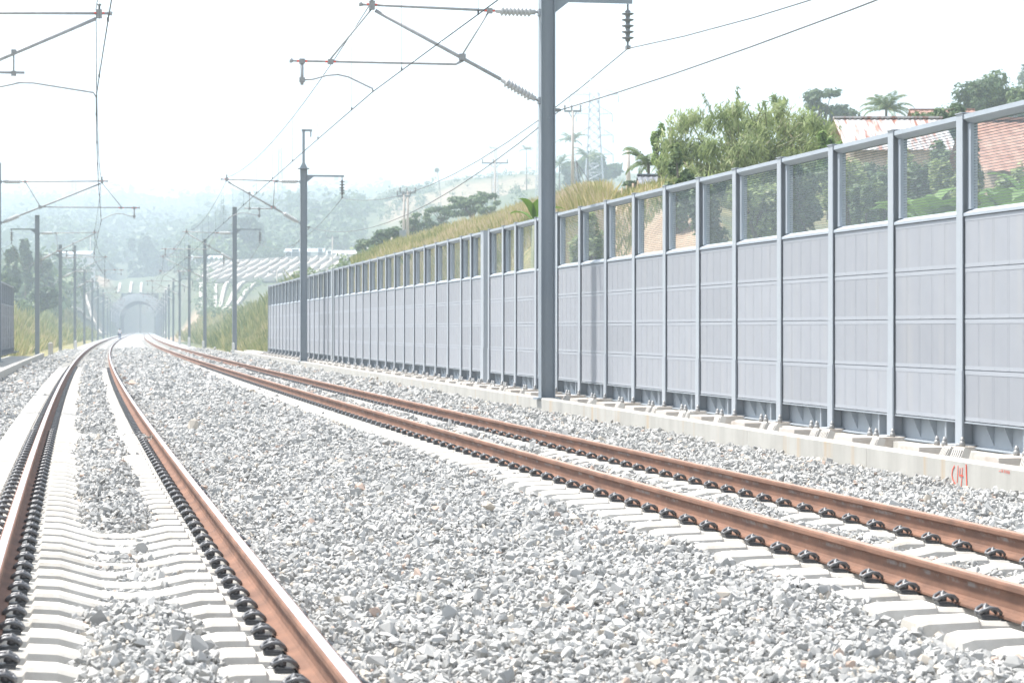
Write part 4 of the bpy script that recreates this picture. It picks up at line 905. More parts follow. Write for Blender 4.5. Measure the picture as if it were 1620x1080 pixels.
broad_tree(948, 620, 232, 66, 'dark hazy tree mass under the tall pylon', n=2600, leaf=.9, tone=.15, seed=24); broad_tree(910, 640, 244, 50, 'hazy dark tree behind the palms left of the pylon', n=1800, leaf=.8, tone=.15, seed=25)
broad_tree(1003, 130, 282, 34, 'small rounded bush behind the stake fence', base=W(1003, 312, 130), n=900, leaf=.10, tone=.25, seed=26, cat='bush', name='bush')
palm(833, 760, 229, 28, 'lone coconut palm on the skyline left of the big mast', 31, tone=.3, nf=13); palm(778, 800, 231, 13, 'slender far palm beside the utility pole crossarm', 32, tone=.5, nf=12)
umbrella_tree(697, 840, 263, 24, 'small umbrella-shaped tree alone on the skyline', 33, 1, .3, 500)
umbrella_tree(745, 290, 298, 84, 'layered spreading tree beyond the grassy hill', 41, 4, .42, 3200); umbrella_tree(700, 300, 322, 64, 'low layered tree left of the spreading one', 42, 4, .42, 2400)
umbrella_tree(668, 280, 328, 44, 'flat-crowned tree by the twin poles', 43, 3, .42, 1600); umbrella_tree(775, 280, 306, 50, 'flat-crowned tree beside the utility pole', 44, 3, .42, 1600)
umbrella_tree(650, 265, 342, 44, 'small dark spreading tree just right of the twin poles', 45, 3, .3, 1500)
broad_tree(600, 250, 366, 72, 'rounded green tree just above the barrier left of the twin poles', n=2600, leaf=.2, tone=.42, seed=46, squat=1.1); broad_tree(634, 240, 372, 50, 'green bush under the twin poles', n=1600, leaf=.16, tone=.42, seed=47, cat='bush', name='bush')
broad_tree(578, 265, 380, 40, 'small green tree at the left end of the row above the barrier', n=1300, leaf=.16, tone=.4, seed=48)
conifer(350, 900, 307, 30, 'tall pointed conifer standing out on the skyline')
broad_tree(398, 760, 342, 46, 'dark rounded tree right of the conifer', n=1600, leaf=1.0, tone=.12, seed=51); broad_tree(372, 800, 350, 36, 'dark round tree between conifer and third mast', n=1200, leaf=1.0, tone=.15, seed=52)
broad_tree(326, 1000, 346, 52, 'spreading hazy tree left of the conifer', n=1500, leaf=1.0, tone=.3, seed=53); broad_tree(222, 985, 368, 52, 'hazy broad tree above the tunnel, left of centre', n=1700, leaf=1.0, tone=.3, seed=54); broad_tree(250, 1000, 382, 50, 'hazy tree right of the broad tree above the tunnel', n=1500, leaf=1.0, tone=.35, seed=55)
broad_tree(40, 420, 374, 24, 'tall dark green tree left of the second left-hand mast', n=1500, leaf=.45, tone=.25, seed=56, h_frac=.8); broad_tree(18, 400, 388, 26, 'dark tree at the left edge above the left barrier', n=1300, leaf=.45, tone=.25, seed=57, h_frac=.8)
broad_tree(76, 440, 398, 40, 'bushy tree behind the fourth left-hand mast', n=1600, leaf=.45, tone=.35, seed=58); broad_tree(10, 330, 430, 50, 'broad bushy tree behind the left barrier', n=2200, leaf=.35, tone=.35, seed=59); broad_tree(62, 360, 448, 60, 'low dense green tree between the left masts', n=2400, leaf=.35, tone=.35, seed=60)
broad_tree(480, 1000, 318, 80, 'large dark tree mass behind the second mast', n=2600, leaf=1.5, tone=.2, seed=62); broad_tree(540, 1020, 322, 84, 'large hazy wooded mound right of the second mast', n=2800, leaf=1.6, tone=.2, seed=63)
# plants seen through the panes
G_B = None
for i, (px, z, py, sz) in enumerate(((1585, 46, 290, 1.5), (1552, 44, 315, 1.2), (1618, 50, 262, 1.4), (1462, 50, 300, 1.3), (1490, 47, 315, 1.1), (1436, 52, 312, 1.2))):
    banana(px, z, py, ('banana plant seen through the %s' % ('last pane at the right edge, ' if px > 1530 else 'second pane from the right edge, ')) + ['middle one', 'lowest one', 'tallest one', 'tallest leaves', 'lowest one', 'leftmost one'][i], 70 + i, 9, sz, 'banana plants behind the barrier')
banana(843, 62, 318, 'banana plant poking over the barrier just left of the big mast', 80, 5, .95)
for i, (px, z, py, wpx, tn) in enumerate(((1120, 62, 345, 80, .45), (1200, 60, 335, 90, .4), (1270, 60, 322, 90, .5), (1345, 58, 300, 90, .5), (1400, 60, 290, 70, .45), (1330, 64, 340, 80, .65), (1075, 66, 385, 60, .7), (935, 72, 380, 70, .45), (1452, 64, 250, 56, .4), (1500, 66, 262, 50, .6), (1372, 55, 330, 60, .7), (1425, 70, 232, 70, .5), (1478, 72, 205, 60, .55), (1530, 56, 240, 50, .6), (1388, 66, 244, 80, .5), (1352, 62, 262, 70, .6), (1445, 60, 246, 80, .45), (1500, 58, 238, 60, .35), (1532, 57, 214, 44, .45), (1602, 56, 252, 60, .5))):
    broad_tree(px, z, py, wpx, 'green shrub behind the barrier panes, ' + ['left of the bamboo base', 'under the bamboo', 'under the right half of the bamboo', 'below the bright small tree', 'below the tin roof', 'low and pale under the bamboo', 'low and bright beside the earth bank', 'against the earth bank by the big mast', 'dark, left of the tiled roof', 'in front of the tiled roof', 'pale, below the tin roof', 'leaning against the plank wall', 'in front of the brown tiled ridge', 'behind the banana leaves', 'broad one covering the plank wall', 'just left of the plank wall', 'broad one under the brown ridge', 'dark one by the orange tiles', 'tall one at the left end of the orange tiles', 'rightmost one under the orange tiles'][i], 'shrub', n=2400, leaf=.075, tone=tn, seed=90 + i, h_frac=.95, group='shrubs behind the barrier', cat='shrub', k=18, m=(M_bam if i % 2 else M_leaf))
broad_tree(1045, 84, 282, 36, 'bright yellow-green shrub by the dark shack roof', 'shrub', n=1300, leaf=.06, tone=.8, seed=110, m=M_lime, cat='shrub', h_frac=.9)
broad_tree(921, 92, 300, 24, 'leafy green shrub on the grassy crest right of the big mast', 'shrub', n=1100, leaf=.06, tone=.6, seed=111, m=M_lime, cat='shrub', h_frac=.95, base=W(921, 324, 92))

# ---- woods and grass
def woods(name, label, regions, cat='woods'):
    VV, QQ, TT = [], [], []; b = 0
    for px0, px1, z0, z1, n, r0, r1, per, tn in regions:
        for _ in range(n):
            z = math.exp(random.uniform(math.log(z0), math.log(z1))); px = random.uniform(px0, px1); g = ground_at(px, z); s, o = offset_of(g.x, g.y)
            if abs(float(o)) < 15 and s < 1150: continue
            r = random.uniform(r0, r1); hh = r * random.uniform(.7, 1.3); tone = min(.95, max(0, tn + random.uniform(-.22, .22)))
            cl = [(g.x + random.uniform(-.4, .4) * r, g.y, g.z + hh * random.uniform(.5, .9), r * random.uniform(.5, .8), r * .7, hh * random.uniform(.5, .7), tone) for _k in range(3)]
            V, Q, T = crown_arrays(cl, per, r * .17, .6); VV.append(V); QQ.append(Q + b); TT.append(T); b += len(V)
    tag(link(name, np_mesh(name, np.concatenate(VV), np.concatenate(QQ), M_leaf, {'tone': np.concatenate(TT)})), label, cat, kind='stuff')
woods('distant_woods', 'pale blue wooded ridge far away along the left skyline', [(-60, 640, 2100, 2700, 520, 10, 20, 50, .25), (-60, 520, 1400, 2000, 360, 8, 15, 50, .3)])
woods('hillside_woods', 'hazy trees covering the slopes above the tunnel and behind the white houses', [(-40, 480, 980, 1350, 420, 5, 11, 60, .32), (400, 570, 820, 1120, 260, 4, 8, 60, .38), (570, 690, 900, 1120, 130, 1.5, 3.5, 40, .4), (560, 1010, 880, 1100, 300, .8, 2.2, 30, .4), (-40, 170, 430, 800, 260, 3, 6, 60, .35), (640, 900, 500, 900, 110, 1.2, 3, 40, .45), (270, 440, 735, 900, 150, 3, 6, 60, .38)])
woods('slope_scrub', 'low green scrub on the cut slopes around the tunnel mouth', [(90, 340, 460, 900, 900, .8, 2.4, 26, .5), (250, 560, 400, 650, 320, .8, 2.0, 26, .5), (250, 600, 215, 420, 420, .5, 1.6, 26, .6), (-20, 200, 300, 560, 260, .8, 2.2, 26, .45)], 'scrub')
def grass(name, label, regions):
    PP, AA, BB, TT = [], [], [], []
    for px0, px1, z0, z1, n, h0, h1, tn in regions:
        z = RNG.uniform(z0, z1, n); px = RNG.uniform(px0, px1, n); x = (px - 810) / F * z; s, o = offset_of(x, z); k = (np.abs(o) > 8.2); x, z, n = x[k], z[k], int(k.sum())
        h = RNG.uniform(h0, h1, n) * (.6 + .8 * vnoise(x / 2.5, z / 2.5, 44)); gz = terrain_h(x, z); a = np.stack([RNG.normal(0, .28, n), RNG.normal(0, .28, n), np.ones(n)], -1) * (h / 2)[:, None]
        p = np.stack([x, z, gz - .05], -1) + a; th = RNG.uniform(-1, 1, n); b_ = np.stack([np.cos(th), np.sin(th), np.zeros(n)], -1) * (h * .035 + .010)[:, None]
        PP.append(p); AA.append(a); BB.append(b_); TT.append(np.clip(tn + (vnoise(x / 5, z / 5, 45) - .5) * .7 + RNG.normal(0, .14, n), 0, 1))
    V, Q = quads(np.concatenate(PP), np.concatenate(AA), np.concatenate(BB)); tag(link(name, np_mesh(name, V, Q, M_dry, {'tone': np.repeat(np.concatenate(TT), 4)})), label, 'grass', kind='stuff')
grass('dry_grass', 'tall yellow-green grass on the hill and banks behind the barriers and masts', [(560, 960, 92, 205, 85000, .35, .95, .6), (300, 470, 150, 215, 30000, .4, 1.1, .42), (-40, 150, 150, 300, 26000, .5, 1.4, .45), (225, 480, 215, 480, 30000, .7, 1.8, .35), (40, 205, 300, 520, 20000, .8, 2.0, .3), (880, 960, 75, 100, 5000, .5, 1.0, .8), (960, 1120, 70, 100, 5000, .2, .5, .5)])

# ---- utility poles and pylons
M_pole = mat('concrete_pole', (.42, .38, .35), (.50, .46, .42), .85, 0, 2); M_iron = mat('grey_iron', (.22, .25, .28), (.28, .31, .34), .6, .3, 4); M_pyl = mat('pylon_steel', (.46, .49, .52), None, .6, .3)
def utility_pole(px, z, py_top, arm_px, label, arm_dy=4, base_py=None, braces=False, trafo=None, group='utility poles'):
    g = ground_at(px, z); top = W(px, py_top, z).z; H = max(3, top - g.z); k = z / F; r = empty('utility_pole', g); tag(r, label, 'utility pole', group)
    b = MB(); b.tube([(0, 0, -.4), (0, 0, H)], [.17, .10], 8); b.build('pole', M_pole, r)
    if arm_px:
        a = arm_px * k / 2; c = MB(); zz = H - arm_dy * k; c.box(-a, a, -.07, .07, zz - .09, zz + .09); c.tube([(-a * .5, 0, zz), (0, 0, zz - .7)], .035, 4); c.tube([(a * .5, 0, zz), (0, 0, zz - .7)], .035, 4); c.build('crossarm', M_iron, r)
        i_ = MB()
        for x in (-a * .93, -a * .12, a * .93): i_.lathe((x, 0, zz + .09), (x, 0, zz + 9), [(0, .05), (.12, .09), (.2, .06), (.34, .10), (.48, .04)], 6)
        i_.build('pin_insulators', M_insd, r)
    if trafo: c = MB(); c.box(-1.0, 1.0, -.12, .12, H - trafo - .1, H - trafo + .1).box(-.45, .25, -.3, .3, H - trafo + .1, H - trafo + 1.0); c.build('transformer_platform', M_iron, r)
    if braces:
        w_ = MB()
        for dx, py, dz in ((912, 300, -3), (919, 300, 0), (927, 298, 3), (944, 305, 1)): q = W(dx, py, z + dz) - g; w_.tube([(0.3, 0, H - 4.4), q], .035, 4)
        w_.build('guy_ropes', M_alu, r)
    return r
utility_pole(906, 205, 175, 27, 'tall concrete pole with crossarm just right of the big mast', 1, braces=True)
utility_pole(783, 330, 249, 42, 'pole with pronged crossarm on the hill, left of the big mast', 9); utility_pole(639, 235, 307, 22, 'left of the twin concrete poles carrying a platform', 3, trafo=4.6); utility_pole(645, 236, 302, 26, 'right of the twin concrete poles', 3)
utility_pole(526, 420, 374, 20, 'thin pole in front of the white houses', 2); utility_pole(438, 430, 428, 26, 'short far pole with wide crossarm above the barrier end', 3); 
utility_pole(143, 700, 372, 0, 'thin pale pole above the hut roof on the left slope'); utility_pole(994, 140, 252, 0, 'thin bare pole left of the feathery palm')
def pylon(px, z, py_top, h_m, w_base, w_top, arms, label, th=.10, name='pylon'):
    top = W(px, py_top, z).z; g = Vector(((px - 810) / F * z, z, top - h_m)); r = empty(name, g); tag(r, label, 'pylon', None)
    b = MB(); n = 12; zs = [h_m * (1 - (1 - i / n) ** 1.0) for i in range(n + 1)]
    def hw(zz): t = zz / h_m; return (w_base * (1 - t) ** 1.6 + w_top * (1 - (1 - t) ** 1.6)) / 2
    cn = ((-1, -1), (1, -1), (1, 1), (-1, 1))
    for sx, sy in cn: b.tube([(sx * hw(zz), sy * hw(zz), zz) for zz in zs], th, 4)
    for i in range(n):
        for k in range(4):
            a, c = cn[k], cn[(k + 1) % 4]; z0, z1 = zs[i], zs[i + 1]
            for (u, v) in ((a, c), (c, a)): b.tube([(u[0] * hw(z0), u[1] * hw(z0), z0), (v[0] * hw(z1), v[1] * hw(z1), z1)], th * .6, 3)
            b.tube([(a[0] * hw(z1), a[1] * hw(z1), z1), (c[0] * hw(z1), c[1] * hw(z1), z1)], th * .5, 3)
    b.build('lattice_tower', M_pyl, r)
    for fz, half in arms:
        zz = h_m * fz; c = MB()
        for sg in (-1, 1):
            tip = (sg * half, 0, zz); 
            for sy in (-1, 1): c.tube([(sg * hw(zz), sy * hw(zz), zz), tip], th * .6, 3); c.tube([(sg * hw(zz), sy * hw(zz), zz + 1.9), tip], th * .6, 3)
            for t in (.3, .6): c.tube([(sg * (hw(zz) + (half - hw(zz)) * t), 0, zz), (sg * (hw(zz) + (half - hw(zz)) * t), 0, zz + 1.9 * (1 - t))], th * .5, 3)
            c.tube([tip, (sg * half, 0, zz - 2.0)], th * .9, 5)
        c.build('crossarm', M_pyl, r)
    return r
pylon(940, 600, 147, 27, 5.4, 2.4, [(.985, 6.2), (.80, 4.6), (.60, 4.8), (.42, 4.8)], 'tall lattice power pylon right of the big mast', .14)
pylon(784, 900, 231, 20, 2.6, .8, [], 'slim lattice tower behind the pronged utility pole', .10, 'lattice_mast'); pylon(443, 1250, 234, 42, 5, 1.6, [(.93, 3)], 'faint far lattice tower left of the second mast', .16, 'lattice_mast')
pylon(853, 700, 190, 26, 2.4, 1.2, [], 'slim lattice tower mostly hidden by the big mast', .09, 'lattice_mast'); pylon(117, 1900, 285, 46, 7, 3, [(.9, 8), (.7, 9)], 'very faint pylon on the left skyline', .25)

# ---- concrete slope works
M_slope = mat('slope_shotcrete', (.25, .205, .18), (.31, .26, .235), .95, 0, .25, .3, 2); M_beam = mat('slope_beam_concrete', (.38, .355, .31), (.44, .41, .365), .9, 0, .6)
def surf_pt(px, z, lift): g = ground_at(px, z); g.z += lift; return g
def beam(mb, p, q, w_, h_=.5):
    d = (q - p); d.normalize(); side = d.cross(Vector((0, 0, 1)));
    if side.length < 1e-3: side = Vector((1, 0, 0))
    side.normalize(); up = side.cross(d); v = [p - side * w_ / 2, p + side * w_ / 2, q + side * w_ / 2, q - side * w_ / 2]
    mb.add([a - up * h_ for a in v] + [a + up * h_ for a in v], [(0, 1, 2, 3), (7, 6, 5, 4), (0, 4, 5, 1), (1, 5, 6, 2), (2, 6, 7, 3), (3, 7, 4, 0)])
def slope_grid():
    r = empty('slope_protection', ground_at(440, 650)); tag(r, 'pale concrete slope lattice of slanting ribs and arches below the white houses', 'retaining slope'); inv = Matrix.Translation(r.location).inverted()
    def S(u, v): # u 0..1 left-right, v 0..1 bottom-top ; ribs lean right
        bx = 312 + u * 300; tx = 334 + u * 262; px = bx + (tx - bx) * v; z = 652 + v * 66; ty = 417 - u * 13; by = 446 - u * 6
        return W(px, by + (ty - by) * v, z)
    b = MB(); N, Mv = 40, 8; vs = []
    for j in range(Mv + 1):
        for i in range(N + 1): vs.append(S(i / N, j / Mv))
    nb = len(vs); b.add(vs + [v + Vector((0, 2.5, -3.0)) for v in vs], [(j * (N + 1) + i, j * (N + 1) + i + 1, (j + 1) * (N + 1) + i + 1, (j + 1) * (N + 1) + i) for j in range(Mv) for i in range(N)])
    me = b.mesh('slope_face', M_slope); me.transform(inv); link('slope_face', me, r)
    k = MB(); up = Vector((0, -.35, .35))
    for i in range(-3, 19):
        u0 = i / 17
        pts = [S(min(1, max(0, u0 + .17 * v)), v) + up for v in np.linspace(0, 1, 7) if 0 <= u0 + .17 * v <= 1]
        for p, q in zip(pts[:-1], pts[1:]): beam(k, p, q, .42)
        for j in range(3):
            v0 = (j + .1) / 3; c = []
            for t in np.linspace(0, 1, 8):
                v = v0 + .20 * math.sin(math.pi * t) ** .6; u = u0 + (t) / 17 + .17 * v
                if 0 <= u <= 1: c.append(S(u, v) + up)
            for p, q in zip(c[:-1], c[1:]): beam(k, p, q, .32)
    for v in (0, 1):
        pts = [S(i / 20, v) + up for i in range(21)]
        for p, q in zip(pts[:-1], pts[1:]): beam(k, p, q, .5)
    me = k.mesh('ribs', M_beam); me.transform(inv); link('ribs', me, r)
slope_grid()
def drains():
    L = [('left of the tunnel, highest up the slope', [(124, 700), (160, 620), (150, 590)]), ('slanting down from the bare earth left of the tunnel', [(168, 700), (150, 640), (128, 600), (104, 560)]), ('left shoulder of the tunnel', [(190, 850), (186, 812)]), ('just left above the tunnel arch', [(209, 868), (204, 815)]), ('above the tunnel arch', [(224, 870), (222, 815)]), ('right shoulder above the tunnel', [(262, 850), (262, 760), (262, 700)]),
         ('upright rib right of the third mast row', [(341, 640), (340, 560)]), ('leaning rib next to the upright one', [(360, 650), (344, 565)]), ('third leaning rib below the slope lattice', [(386, 650), (352, 570)]), ('lowest leaning rib beside the grassy bank', [(412, 650), (366, 575)]), ('rib under the left corner of the lattice', [(318, 645), (317, 575)])]
    for lab, pts in L:
        q = []
        for (a, b_), (c, d_) in zip(pts[:-1], pts[1:]):
            for t in np.linspace(0, 1, 12, endpoint=False): q.append(surf_pt(a + (c - a) * t, b_ + (d_ - b_) * t, .35))
        q.append(surf_pt(*pts[-1], .35)); b = MB(); o = q[0].copy()
        for p, r_ in zip(q[:-1], q[1:]): beam(b, p - o, r_ - o, .85, .35)
        tag(b.build('drain_channel', M_beam, None, o), 'pale concrete drain channel, ' + lab, 'drain channel', 'drain channels on the cut slopes')
drains()

# ---- buildings
M_white = mat('white_wall', (.56, .56, .55), (.62, .62, .60), .85, 0, .5); M_win = mat('dark_window', (.05, .07, .09), None, .2); M_roofg = mat('grey_roof', (.40, .45, .50), (.48, .52, .56), .7, 0, .6)
M_plank = mat('weathered_plank', (.30, .22, .16), (.46, .36, .27), .9, 0, 3, .2, 20, stretch=(6, 6, .6)); M_tin_d = mat('dark_sheet_roof', (.12, .13, .15), (.19, .20, .22), .6, .2, 3)
def tin_mat():
    m = mat('rusty_tin', (.43, .425, .42), (.50, .49, .48), .5, .2, 1.5); t = m.node_tree; b = t.nodes['Principled BSDF']; src = b.inputs['Base Color'].links[0].from_socket
    tc = t.nodes.new('ShaderNodeTexCoord'); mp = t.nodes.new('ShaderNodeMapping'); mp.inputs['Scale'].default_value = (2.2, .25, .25); t.links.new(tc.outputs['Object'], mp.inputs[0]); n = t.nodes.new('ShaderNodeTexNoise'); n.inputs['Scale'].default_value = 1.5; n.inputs['Detail'].default_value = 9; n.inputs['Roughness'].default_value = .7; t.links.new(mp.outputs[0], n.inputs[0])
    r = t.nodes.new('ShaderNodeValToRGB'); r.color_ramp.elements[0].position = .49; r.color_ramp.elements[1].position = .60; t.links.new(n.outputs['Fac'], r.inputs[0])
    mx = t.nodes.new('ShaderNodeMixRGB'); t.links.new(r.outputs[0], mx.inputs[0]); t.links.new(src, mx.inputs[1]); mx.inputs[2].default_value = (.30, .13, .09, 1); t.links.new(mx.outputs[0], b.inputs['Base Color']); return m
M_tin = tin_mat(); M_tile = mat('orange_roof_tile', (.30, .15, .11), (.40, .24, .18), .85, 0, 3, .4, 12, c3=(.24, .15, .13)); M_tile2 = mat('brown_roof_tile', (.27, .15, .12), (.36, .22, .18), .85, 0, 3, .4, 12)
def gable_house(name, label, px0, px1, py_ridge, py_eave, z, depth, wall_m, roof_m, drop=3.0, tilt_px=0, over=.4, wins=(), kind='tin', cat='house'):
    """ridge runs left-right; the slope towards the camera spans py_ridge..py_eave"""
    a, b_ = W(px0, py_ridge, z), W(px1, py_ridge + tilt_px, z); e = W(px0, py_eave, z - depth); g = Vector(((a.x + b_.x) / 2, z - depth, 0)); gz = float(terrain_h(g.x, g.y)); ze = e.z; L = (b_ - a).length / 2; g.z = min(gz, ze - 1.5)
    r = empty(name, g); tag(r, label, cat); r.rotation_euler = (0, 0, 0); zr = a.z - g.z; ze -= g.z; roof = MB(); n = max(8, int(L * 2 / (.18 if kind == 'tin' else .24)))
    for sgn in (-1, 1):
        y0, y1 = depth, depth + sgn * (depth + over); zz1 = zr - (zr - ze) * (depth + over) / depth; vs = []; fs = []
        rows = 2 if kind == 'tin' else 14
        for i in range(n * 2 + 1):
            x = -L - over + (2 * L + 2 * over) * i / (n * 2); off = .03 * (i % 2)
            for j in range(rows):
                t = j / (rows - 1); st = 0 if kind == 'tin' else .05 * ((t * (rows - 1)) % 1)
                vs.append((x, y0 + (y1 - y0) * t, zr + (zz1 - zr) * t + off + (.035 * (j % 2) if kind != 'tin' else 0)))
        for i in range(n * 2):
            for j in range(rows - 1): q = i * rows + j; fs.append((q, q + rows, q + rows + 1, q + 1))
        roof.add(vs, fs)
    roof.box(-L - over, L + over, depth - .16, depth + .16, zr + .02, zr + .09); ro = roof.build('roof', roof_m, r)
    w_ = MB(); w_.prism([(0.05, -1), (0.05, ze - .03), (depth, zr - .06), (2 * depth - .05, ze - .03), (2 * depth - .05, -1)], -L, L, axis='x'); w_.build('wall', wall_m, r)
    for (fx, fz, ww, wh) in wins:
        k = MB(); x = -L + 2 * L * fx; k.box(x - ww / 2, x + ww / 2, -.06, .045, ze * fz, ze * fz + wh); k.build('window', M_win, r)
    return r
gable_house('tin_roof_house', 'house with white and rust-streaked corrugated tin roof right of the bamboo', 1334, 1475, 188, 232, 96, 3.2, M_plank, M_tin, tilt_px=-4)
gable_house('tile_roof_house', 'house under an orange tiled roof seen through the last panes', 1545, 1720, 192, 262, 62, 2.6, M_plank, M_tile, kind='tile')
gable_house('tile_roof_house', 'house with a brown tiled ridge right of the tin roof', 1450, 1530, 175, 196, 128, 2.6, M_plank, M_tile2, kind='tile')
gable_house('wooden_shack', 'wooden shack with dark sheet roof left of the bamboo', 1024, 1064, 279, 290, 92, 1.5, M_plank, M_tin_d, cat='shack')
gable_house('white_house', 'long low white house with small dark windows behind the second mast', 453, 513, 393, 398, 745, 5, M_white, M_roofg, wins=((.10, .35, 1.6, 1.5), (.28, .08, 2.2, 2.8), (.62, .35, 1.3, 1.4), (.93, .05, 1.4, 3.0)))
gable_house('white_house', 'white gabled house right of the second mast, lower than its neighbour', 519, 563, 396, 402, 745, 4, M_white, M_white, wins=((.25, .35, 1.2, 1.3), (.08, .1, 1.2, 2.4), (.55, .3, 1.2, 1.4)))
gable_house('white_house', 'pale house with blue-grey roof behind the fourth and fifth masts', 304, 352, 404, 409, 760, 5, M_white, M_roofg, wins=((.3, .3, 1.2, 1.5), (.5, .3, 1.2, 1.5), (.7, .3, 1.2, 1.5)))
gable_house('white_hut', 'small white hut on the left slope above the bare earth', 96, 118, 397, 400, 720, 3, M_white, M_roofg, wins=((.5, .1, 1.2, 2.2),)); gable_house('grey_roof_shed', 'shed with a blue-grey roof right of the white hut', 116, 146, 397, 402, 716, 5, M_white, M_roofg, wins=((.9, .3, 1.2, 1.4),))
gable_house('white_warehouse', 'long white building low on the left between the masts', 40, 78, 430, 434, 520, 4, M_white, M_white, wins=((.2, .2, 1.2, 1.3), (.6, .2, 1.2, 1.3)))
gable_house('white_house', 'far white house seen through the tunnel mouth', 203, 213, 494, 497, 1190, 4, M_white, M_white)
def stake_fence():
    g = ground_at(990, 90); r = empty('stake_fence', g); tag(r, 'dark mesh fence on rough wooden stakes left of the shack', 'fence'); b = MB()
    pts = [(968, 305), (976, 301), (985, 297), (993, 294), (1001, 290), (1010, 286), (1019, 281), (1026, 280)]
    for i, (px, py) in enumerate(pts):
        z = 92; p = W(px, py, z) - g; s_ = MB(); s_.tube([(p.x, p.y, -1.5), (p.x + random.uniform(-.04, .04), p.y, p.z)], .045, 6); s_.build('stake', M_plank, r)
        if i + 1 < len(pts):
            q = W(pts[i + 1][0], pts[i + 1][1], z) - g; k = 5
            for j in range(k): t = j / k; x = p.x + (q.x - p.x) * t; zt = p.z + (q.z - p.z) * t; b.box(x - .012, x + .012, p.y + .05, p.y + .07, -1.4, zt - .08)
            for h_ in (.12, .45, .8): b.tube([(p.x, p.y + .06, p.z - h_), (q.x, q.y + .06, q.z - h_)], .012, 4)
    b.build('fence_mesh', M_tin_d, r)
stake_fence()
def marker(px, py, z, h, w_, label, m=None):
    p = W(px, py, z); b = MB(); b.box(-w_ / 2, w_ / 2, -w_ / 2, w_ / 2, -.7, h * .9).box(-w_ / 2 + .01, w_ / 2 - .01, -w_ / 2 + .01, w_ / 2 - .01, h * .9, h, tx=w_ * .2, ty=w_ * .2); tag(b.build('marker_post', m or M_white, None, p), label, 'marker post', 'marker posts beside the tracks')
marker(80, 558, 138, .62, .24, 'stout pale concrete post at the end of the left kerb', M_kerb); marker(119.5, 552, 172, .62, .18, 'white post at the foot of the fourth left-hand mast'); marker(321.5, 549, 182, .5, .16, 'white post at the foot of the fourth right-hand mast')
marker(299, 546, 205, .7, .2, 'white post at the foot of the fifth right-hand mast'); marker(284, 541, 240, .6, .2, 'white post beyond the fifth right-hand mast'); marker(369, 553, 140, .42, .14, 'low white post beside the third right-hand mast')

# ---- people
M_skin = mat('skin', (.34, .20, .13), None, .6); M_hair = mat('black_hair', (.02, .018, .016), None, .5); M_shirt = mat('white_shirt', (.66, .62, .64), None, .85); M_jean = mat('blue_jeans', (.06, .10, .20), None, .9); M_bag = mat('dark_bag', (.03, .035, .05), None, .8); M_purple = mat('grey_purple_shirt', (.42, .42, .55), None, .85)
def skin(name, verts, edges, rad, m, parent, root=0, sub=2):
    me = bpy.data.meshes.new(name); me.from_pydata([tuple(v) for v in verts], edges, []); o = link(name, me, parent); me.materials.append(m)
    md = o.modifiers.new('Skin', 'SKIN'); md.use_smooth_shade = True; sv_ = me.skin_vertices
    if not sv_: 
        bm = bmesh.new(); bm.from_mesh(me); bm.verts.layers.skin.verify(); bm.to_mesh(me); bm.free(); sv_ = me.skin_vertices
    for i, r_ in enumerate(rad): sv_[0].data[i].radius = (r_, r_) if not isinstance(r_, tuple) else r_
    for i in range(len(verts)): sv_[0].data[i].use_root = (i == root)
    s_ = o.modifiers.new('Sub', 'SUBSURF'); s_.levels = sub; s_.render_levels = sub
    bpy.context.view_layer.update(); dg = bpy.context.evaluated_depsgraph_get(); me2 = bpy.data.meshes.new_from_object(o.evaluated_get(dg)); o.modifiers.clear(); o.data = me2; me2.name = name
    return o
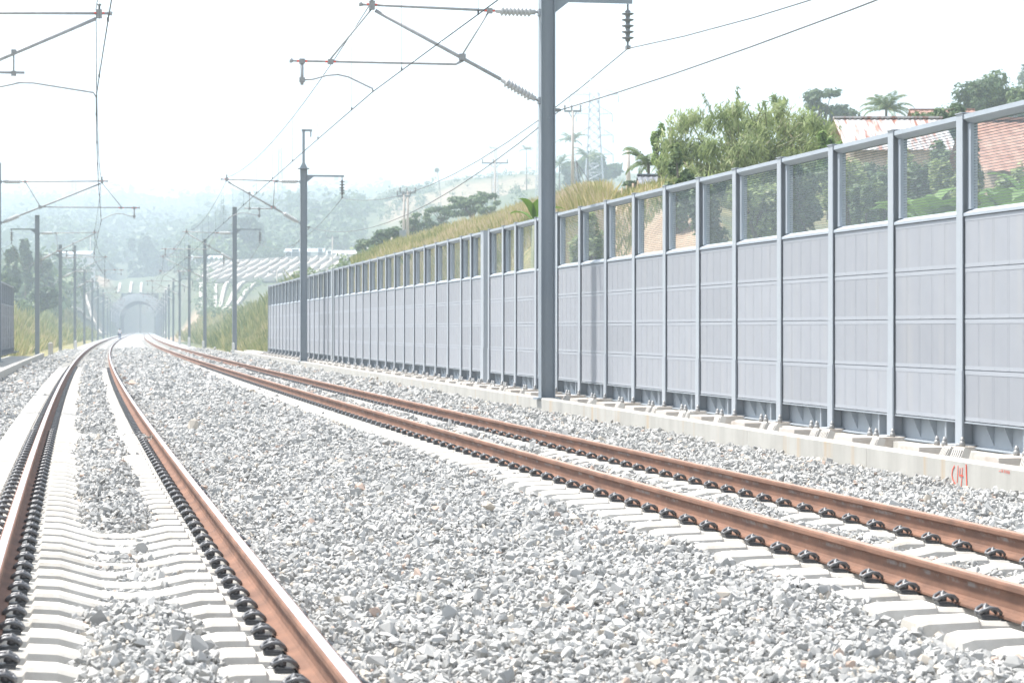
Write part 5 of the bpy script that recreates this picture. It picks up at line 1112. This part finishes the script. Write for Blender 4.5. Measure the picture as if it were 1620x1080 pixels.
def person(loc, rz, pose, label, shirt, trousers, bag=False):
    r = empty('person', loc, rz); tag(r, label, 'person')
    if pose == 'walk': J = dict(p=(0, 0, .93), w=(0, 0, 1.08), c=(0, .01, 1.30), n=(0, .01, 1.47), h=(0, .03, 1.58), t=(0, .03, 1.69), ls=(-.18, .01, 1.41), le=(-.24, .06, 1.14), lh=(-.23, .20, .93), rs=(.18, .01, 1.41), re=(.24, -.08, 1.14), rh=(.25, -.06, .89), lp=(-.095, 0, .88), lk=(-.10, -.10, .49), la=(-.10, -.28, .10), lf=(-.10, -.17, .04), rp=(.095, 0, .88), rk=(.10, .16, .50), ra=(.10, .16, .08), rf=(.10, .30, .04))
    else: J = dict(p=(0, 0, .14), w=(0, .03, .30), c=(0, .10, .50), n=(0, .14, .65), h=(0, .17, .76), t=(0, .18, .87), ls=(-.18, .10, .59), le=(-.25, .22, .38), lh=(-.14, .40, .34), rs=(.18, .10, .59), re=(.25, .22, .38), rh=(.14, .40, .34), lp=(-.11, .04, .14), lk=(-.17, .42, .42), la=(-.15, .50, .07), lf=(-.15, .64, .04), rp=(.11, .04, .14), rk=(.17, .42, .42), ra=(.15, .50, .07), rf=(.15, .64, .04))
    keys = list(J); E_ = [('p', 'w'), ('w', 'c'), ('c', 'n'), ('n', 'h'), ('h', 't'), ('c', 'ls'), ('ls', 'le'), ('le', 'lh'), ('c', 'rs'), ('rs', 're'), ('re', 'rh'), ('p', 'lp'), ('lp', 'lk'), ('lk', 'la'), ('la', 'lf'), ('p', 'rp'), ('rp', 'rk'), ('rk', 'ra'), ('ra', 'rf')]
    RA = dict(p=.13, w=.115, c=.13, n=.05, h=.085, t=.075, ls=.06, le=.042, lh=.035, rs=.06, re=.042, rh=.035, lp=.085, lk=.055, la=.04, lf=.04, rp=.085, rk=.055, ra=.04, rf=.04)
    V = [J[k] for k in keys]; skin('body', V, [(keys.index(a), keys.index(b_)) for a, b_ in E_], [RA[k] for k in keys], M_skin, r)
    def sub(name, ks, es, m, grow, ov={}):
        V = [Vector(J[k]) if k not in ov else Vector(ov[k]) for k in ks]; skin(name, V, [(ks.index(a), ks.index(b_)) for a, b_ in es], [RA[k] + grow for k in ks], m, r)
    sub('shirt', ['p', 'w', 'c', 'ls', 'le', 'rs', 're'], [('p', 'w'), ('w', 'c'), ('c', 'ls'), ('ls', 'le'), ('c', 'rs'), ('rs', 're')], shirt, .022)
    sub('trousers', ['p', 'lp', 'lk', 'la', 'rp', 'rk', 'ra'], [('p', 'lp'), ('lp', 'lk'), ('lk', 'la'), ('p', 'rp'), ('rp', 'rk'), ('rk', 'ra')], trousers, .018)
    h = Vector(J['t']); c = MB(); c.tube([h + Vector((0, -.035, .025 - i * .035)) for i in range(5)], [.03, .085, .105, .098, .06], 10); c.build('hair', M_hair, r)
    if bag: b = MB(); q = Vector(J['lh']); b.box(q.x - .10, q.x + .06, -.17, .17, .72, 1.0, tx=.02, ty=.03); b.tube([(q.x, -.12, 1.0), (-.12, 0, 1.44), (q.x, .12, 1.0)], .015, 5); b.build('shoulder_bag', M_bag, r)
s_w = 352.; pw = W(189.5, 520, 345.); sw_, ow_ = offset_of(pw.x, pw.y); zw = float(ballast_h(float(sw_), float(ow_))) + .02
person(Vector((pw.x, pw.y, zw)), yaw(sw_), 'walk', 'person in pale shirt and blue trousers walking along the left track with a bag', M_shirt, M_jean, True)
pc = W(75.5, 520, 250.); person(Vector((pc.x, pc.y, float(terrain_h(pc.x, pc.y)))), yaw(250) + .3, 'sit', 'person with dark hair and pale top sitting beside the left bank', M_purple, M_jean)

# ---- haze
hv = bpy.data.materials.new('haze_air'); hv.use_nodes = True; t_ = hv.node_tree; t_.nodes.clear(); ho = t_.nodes.new('ShaderNodeOutputMaterial'); pv = t_.nodes.new('ShaderNodeVolumePrincipled')
pv.inputs['Color'].default_value = (.69, .81, .91, 1); pv.inputs['Density'].default_value = .00074; pv.inputs['Anisotropy'].default_value = 0.0; t_.links.new(pv.outputs[0], ho.inputs['Volume'])
hb = MB(); hb.box(-4200, 4200, -80, 3140, -12, 300); tag(hb.build('haze', hv), 'pale bluish haze filling the valley air', 'haze', kind='stuff')
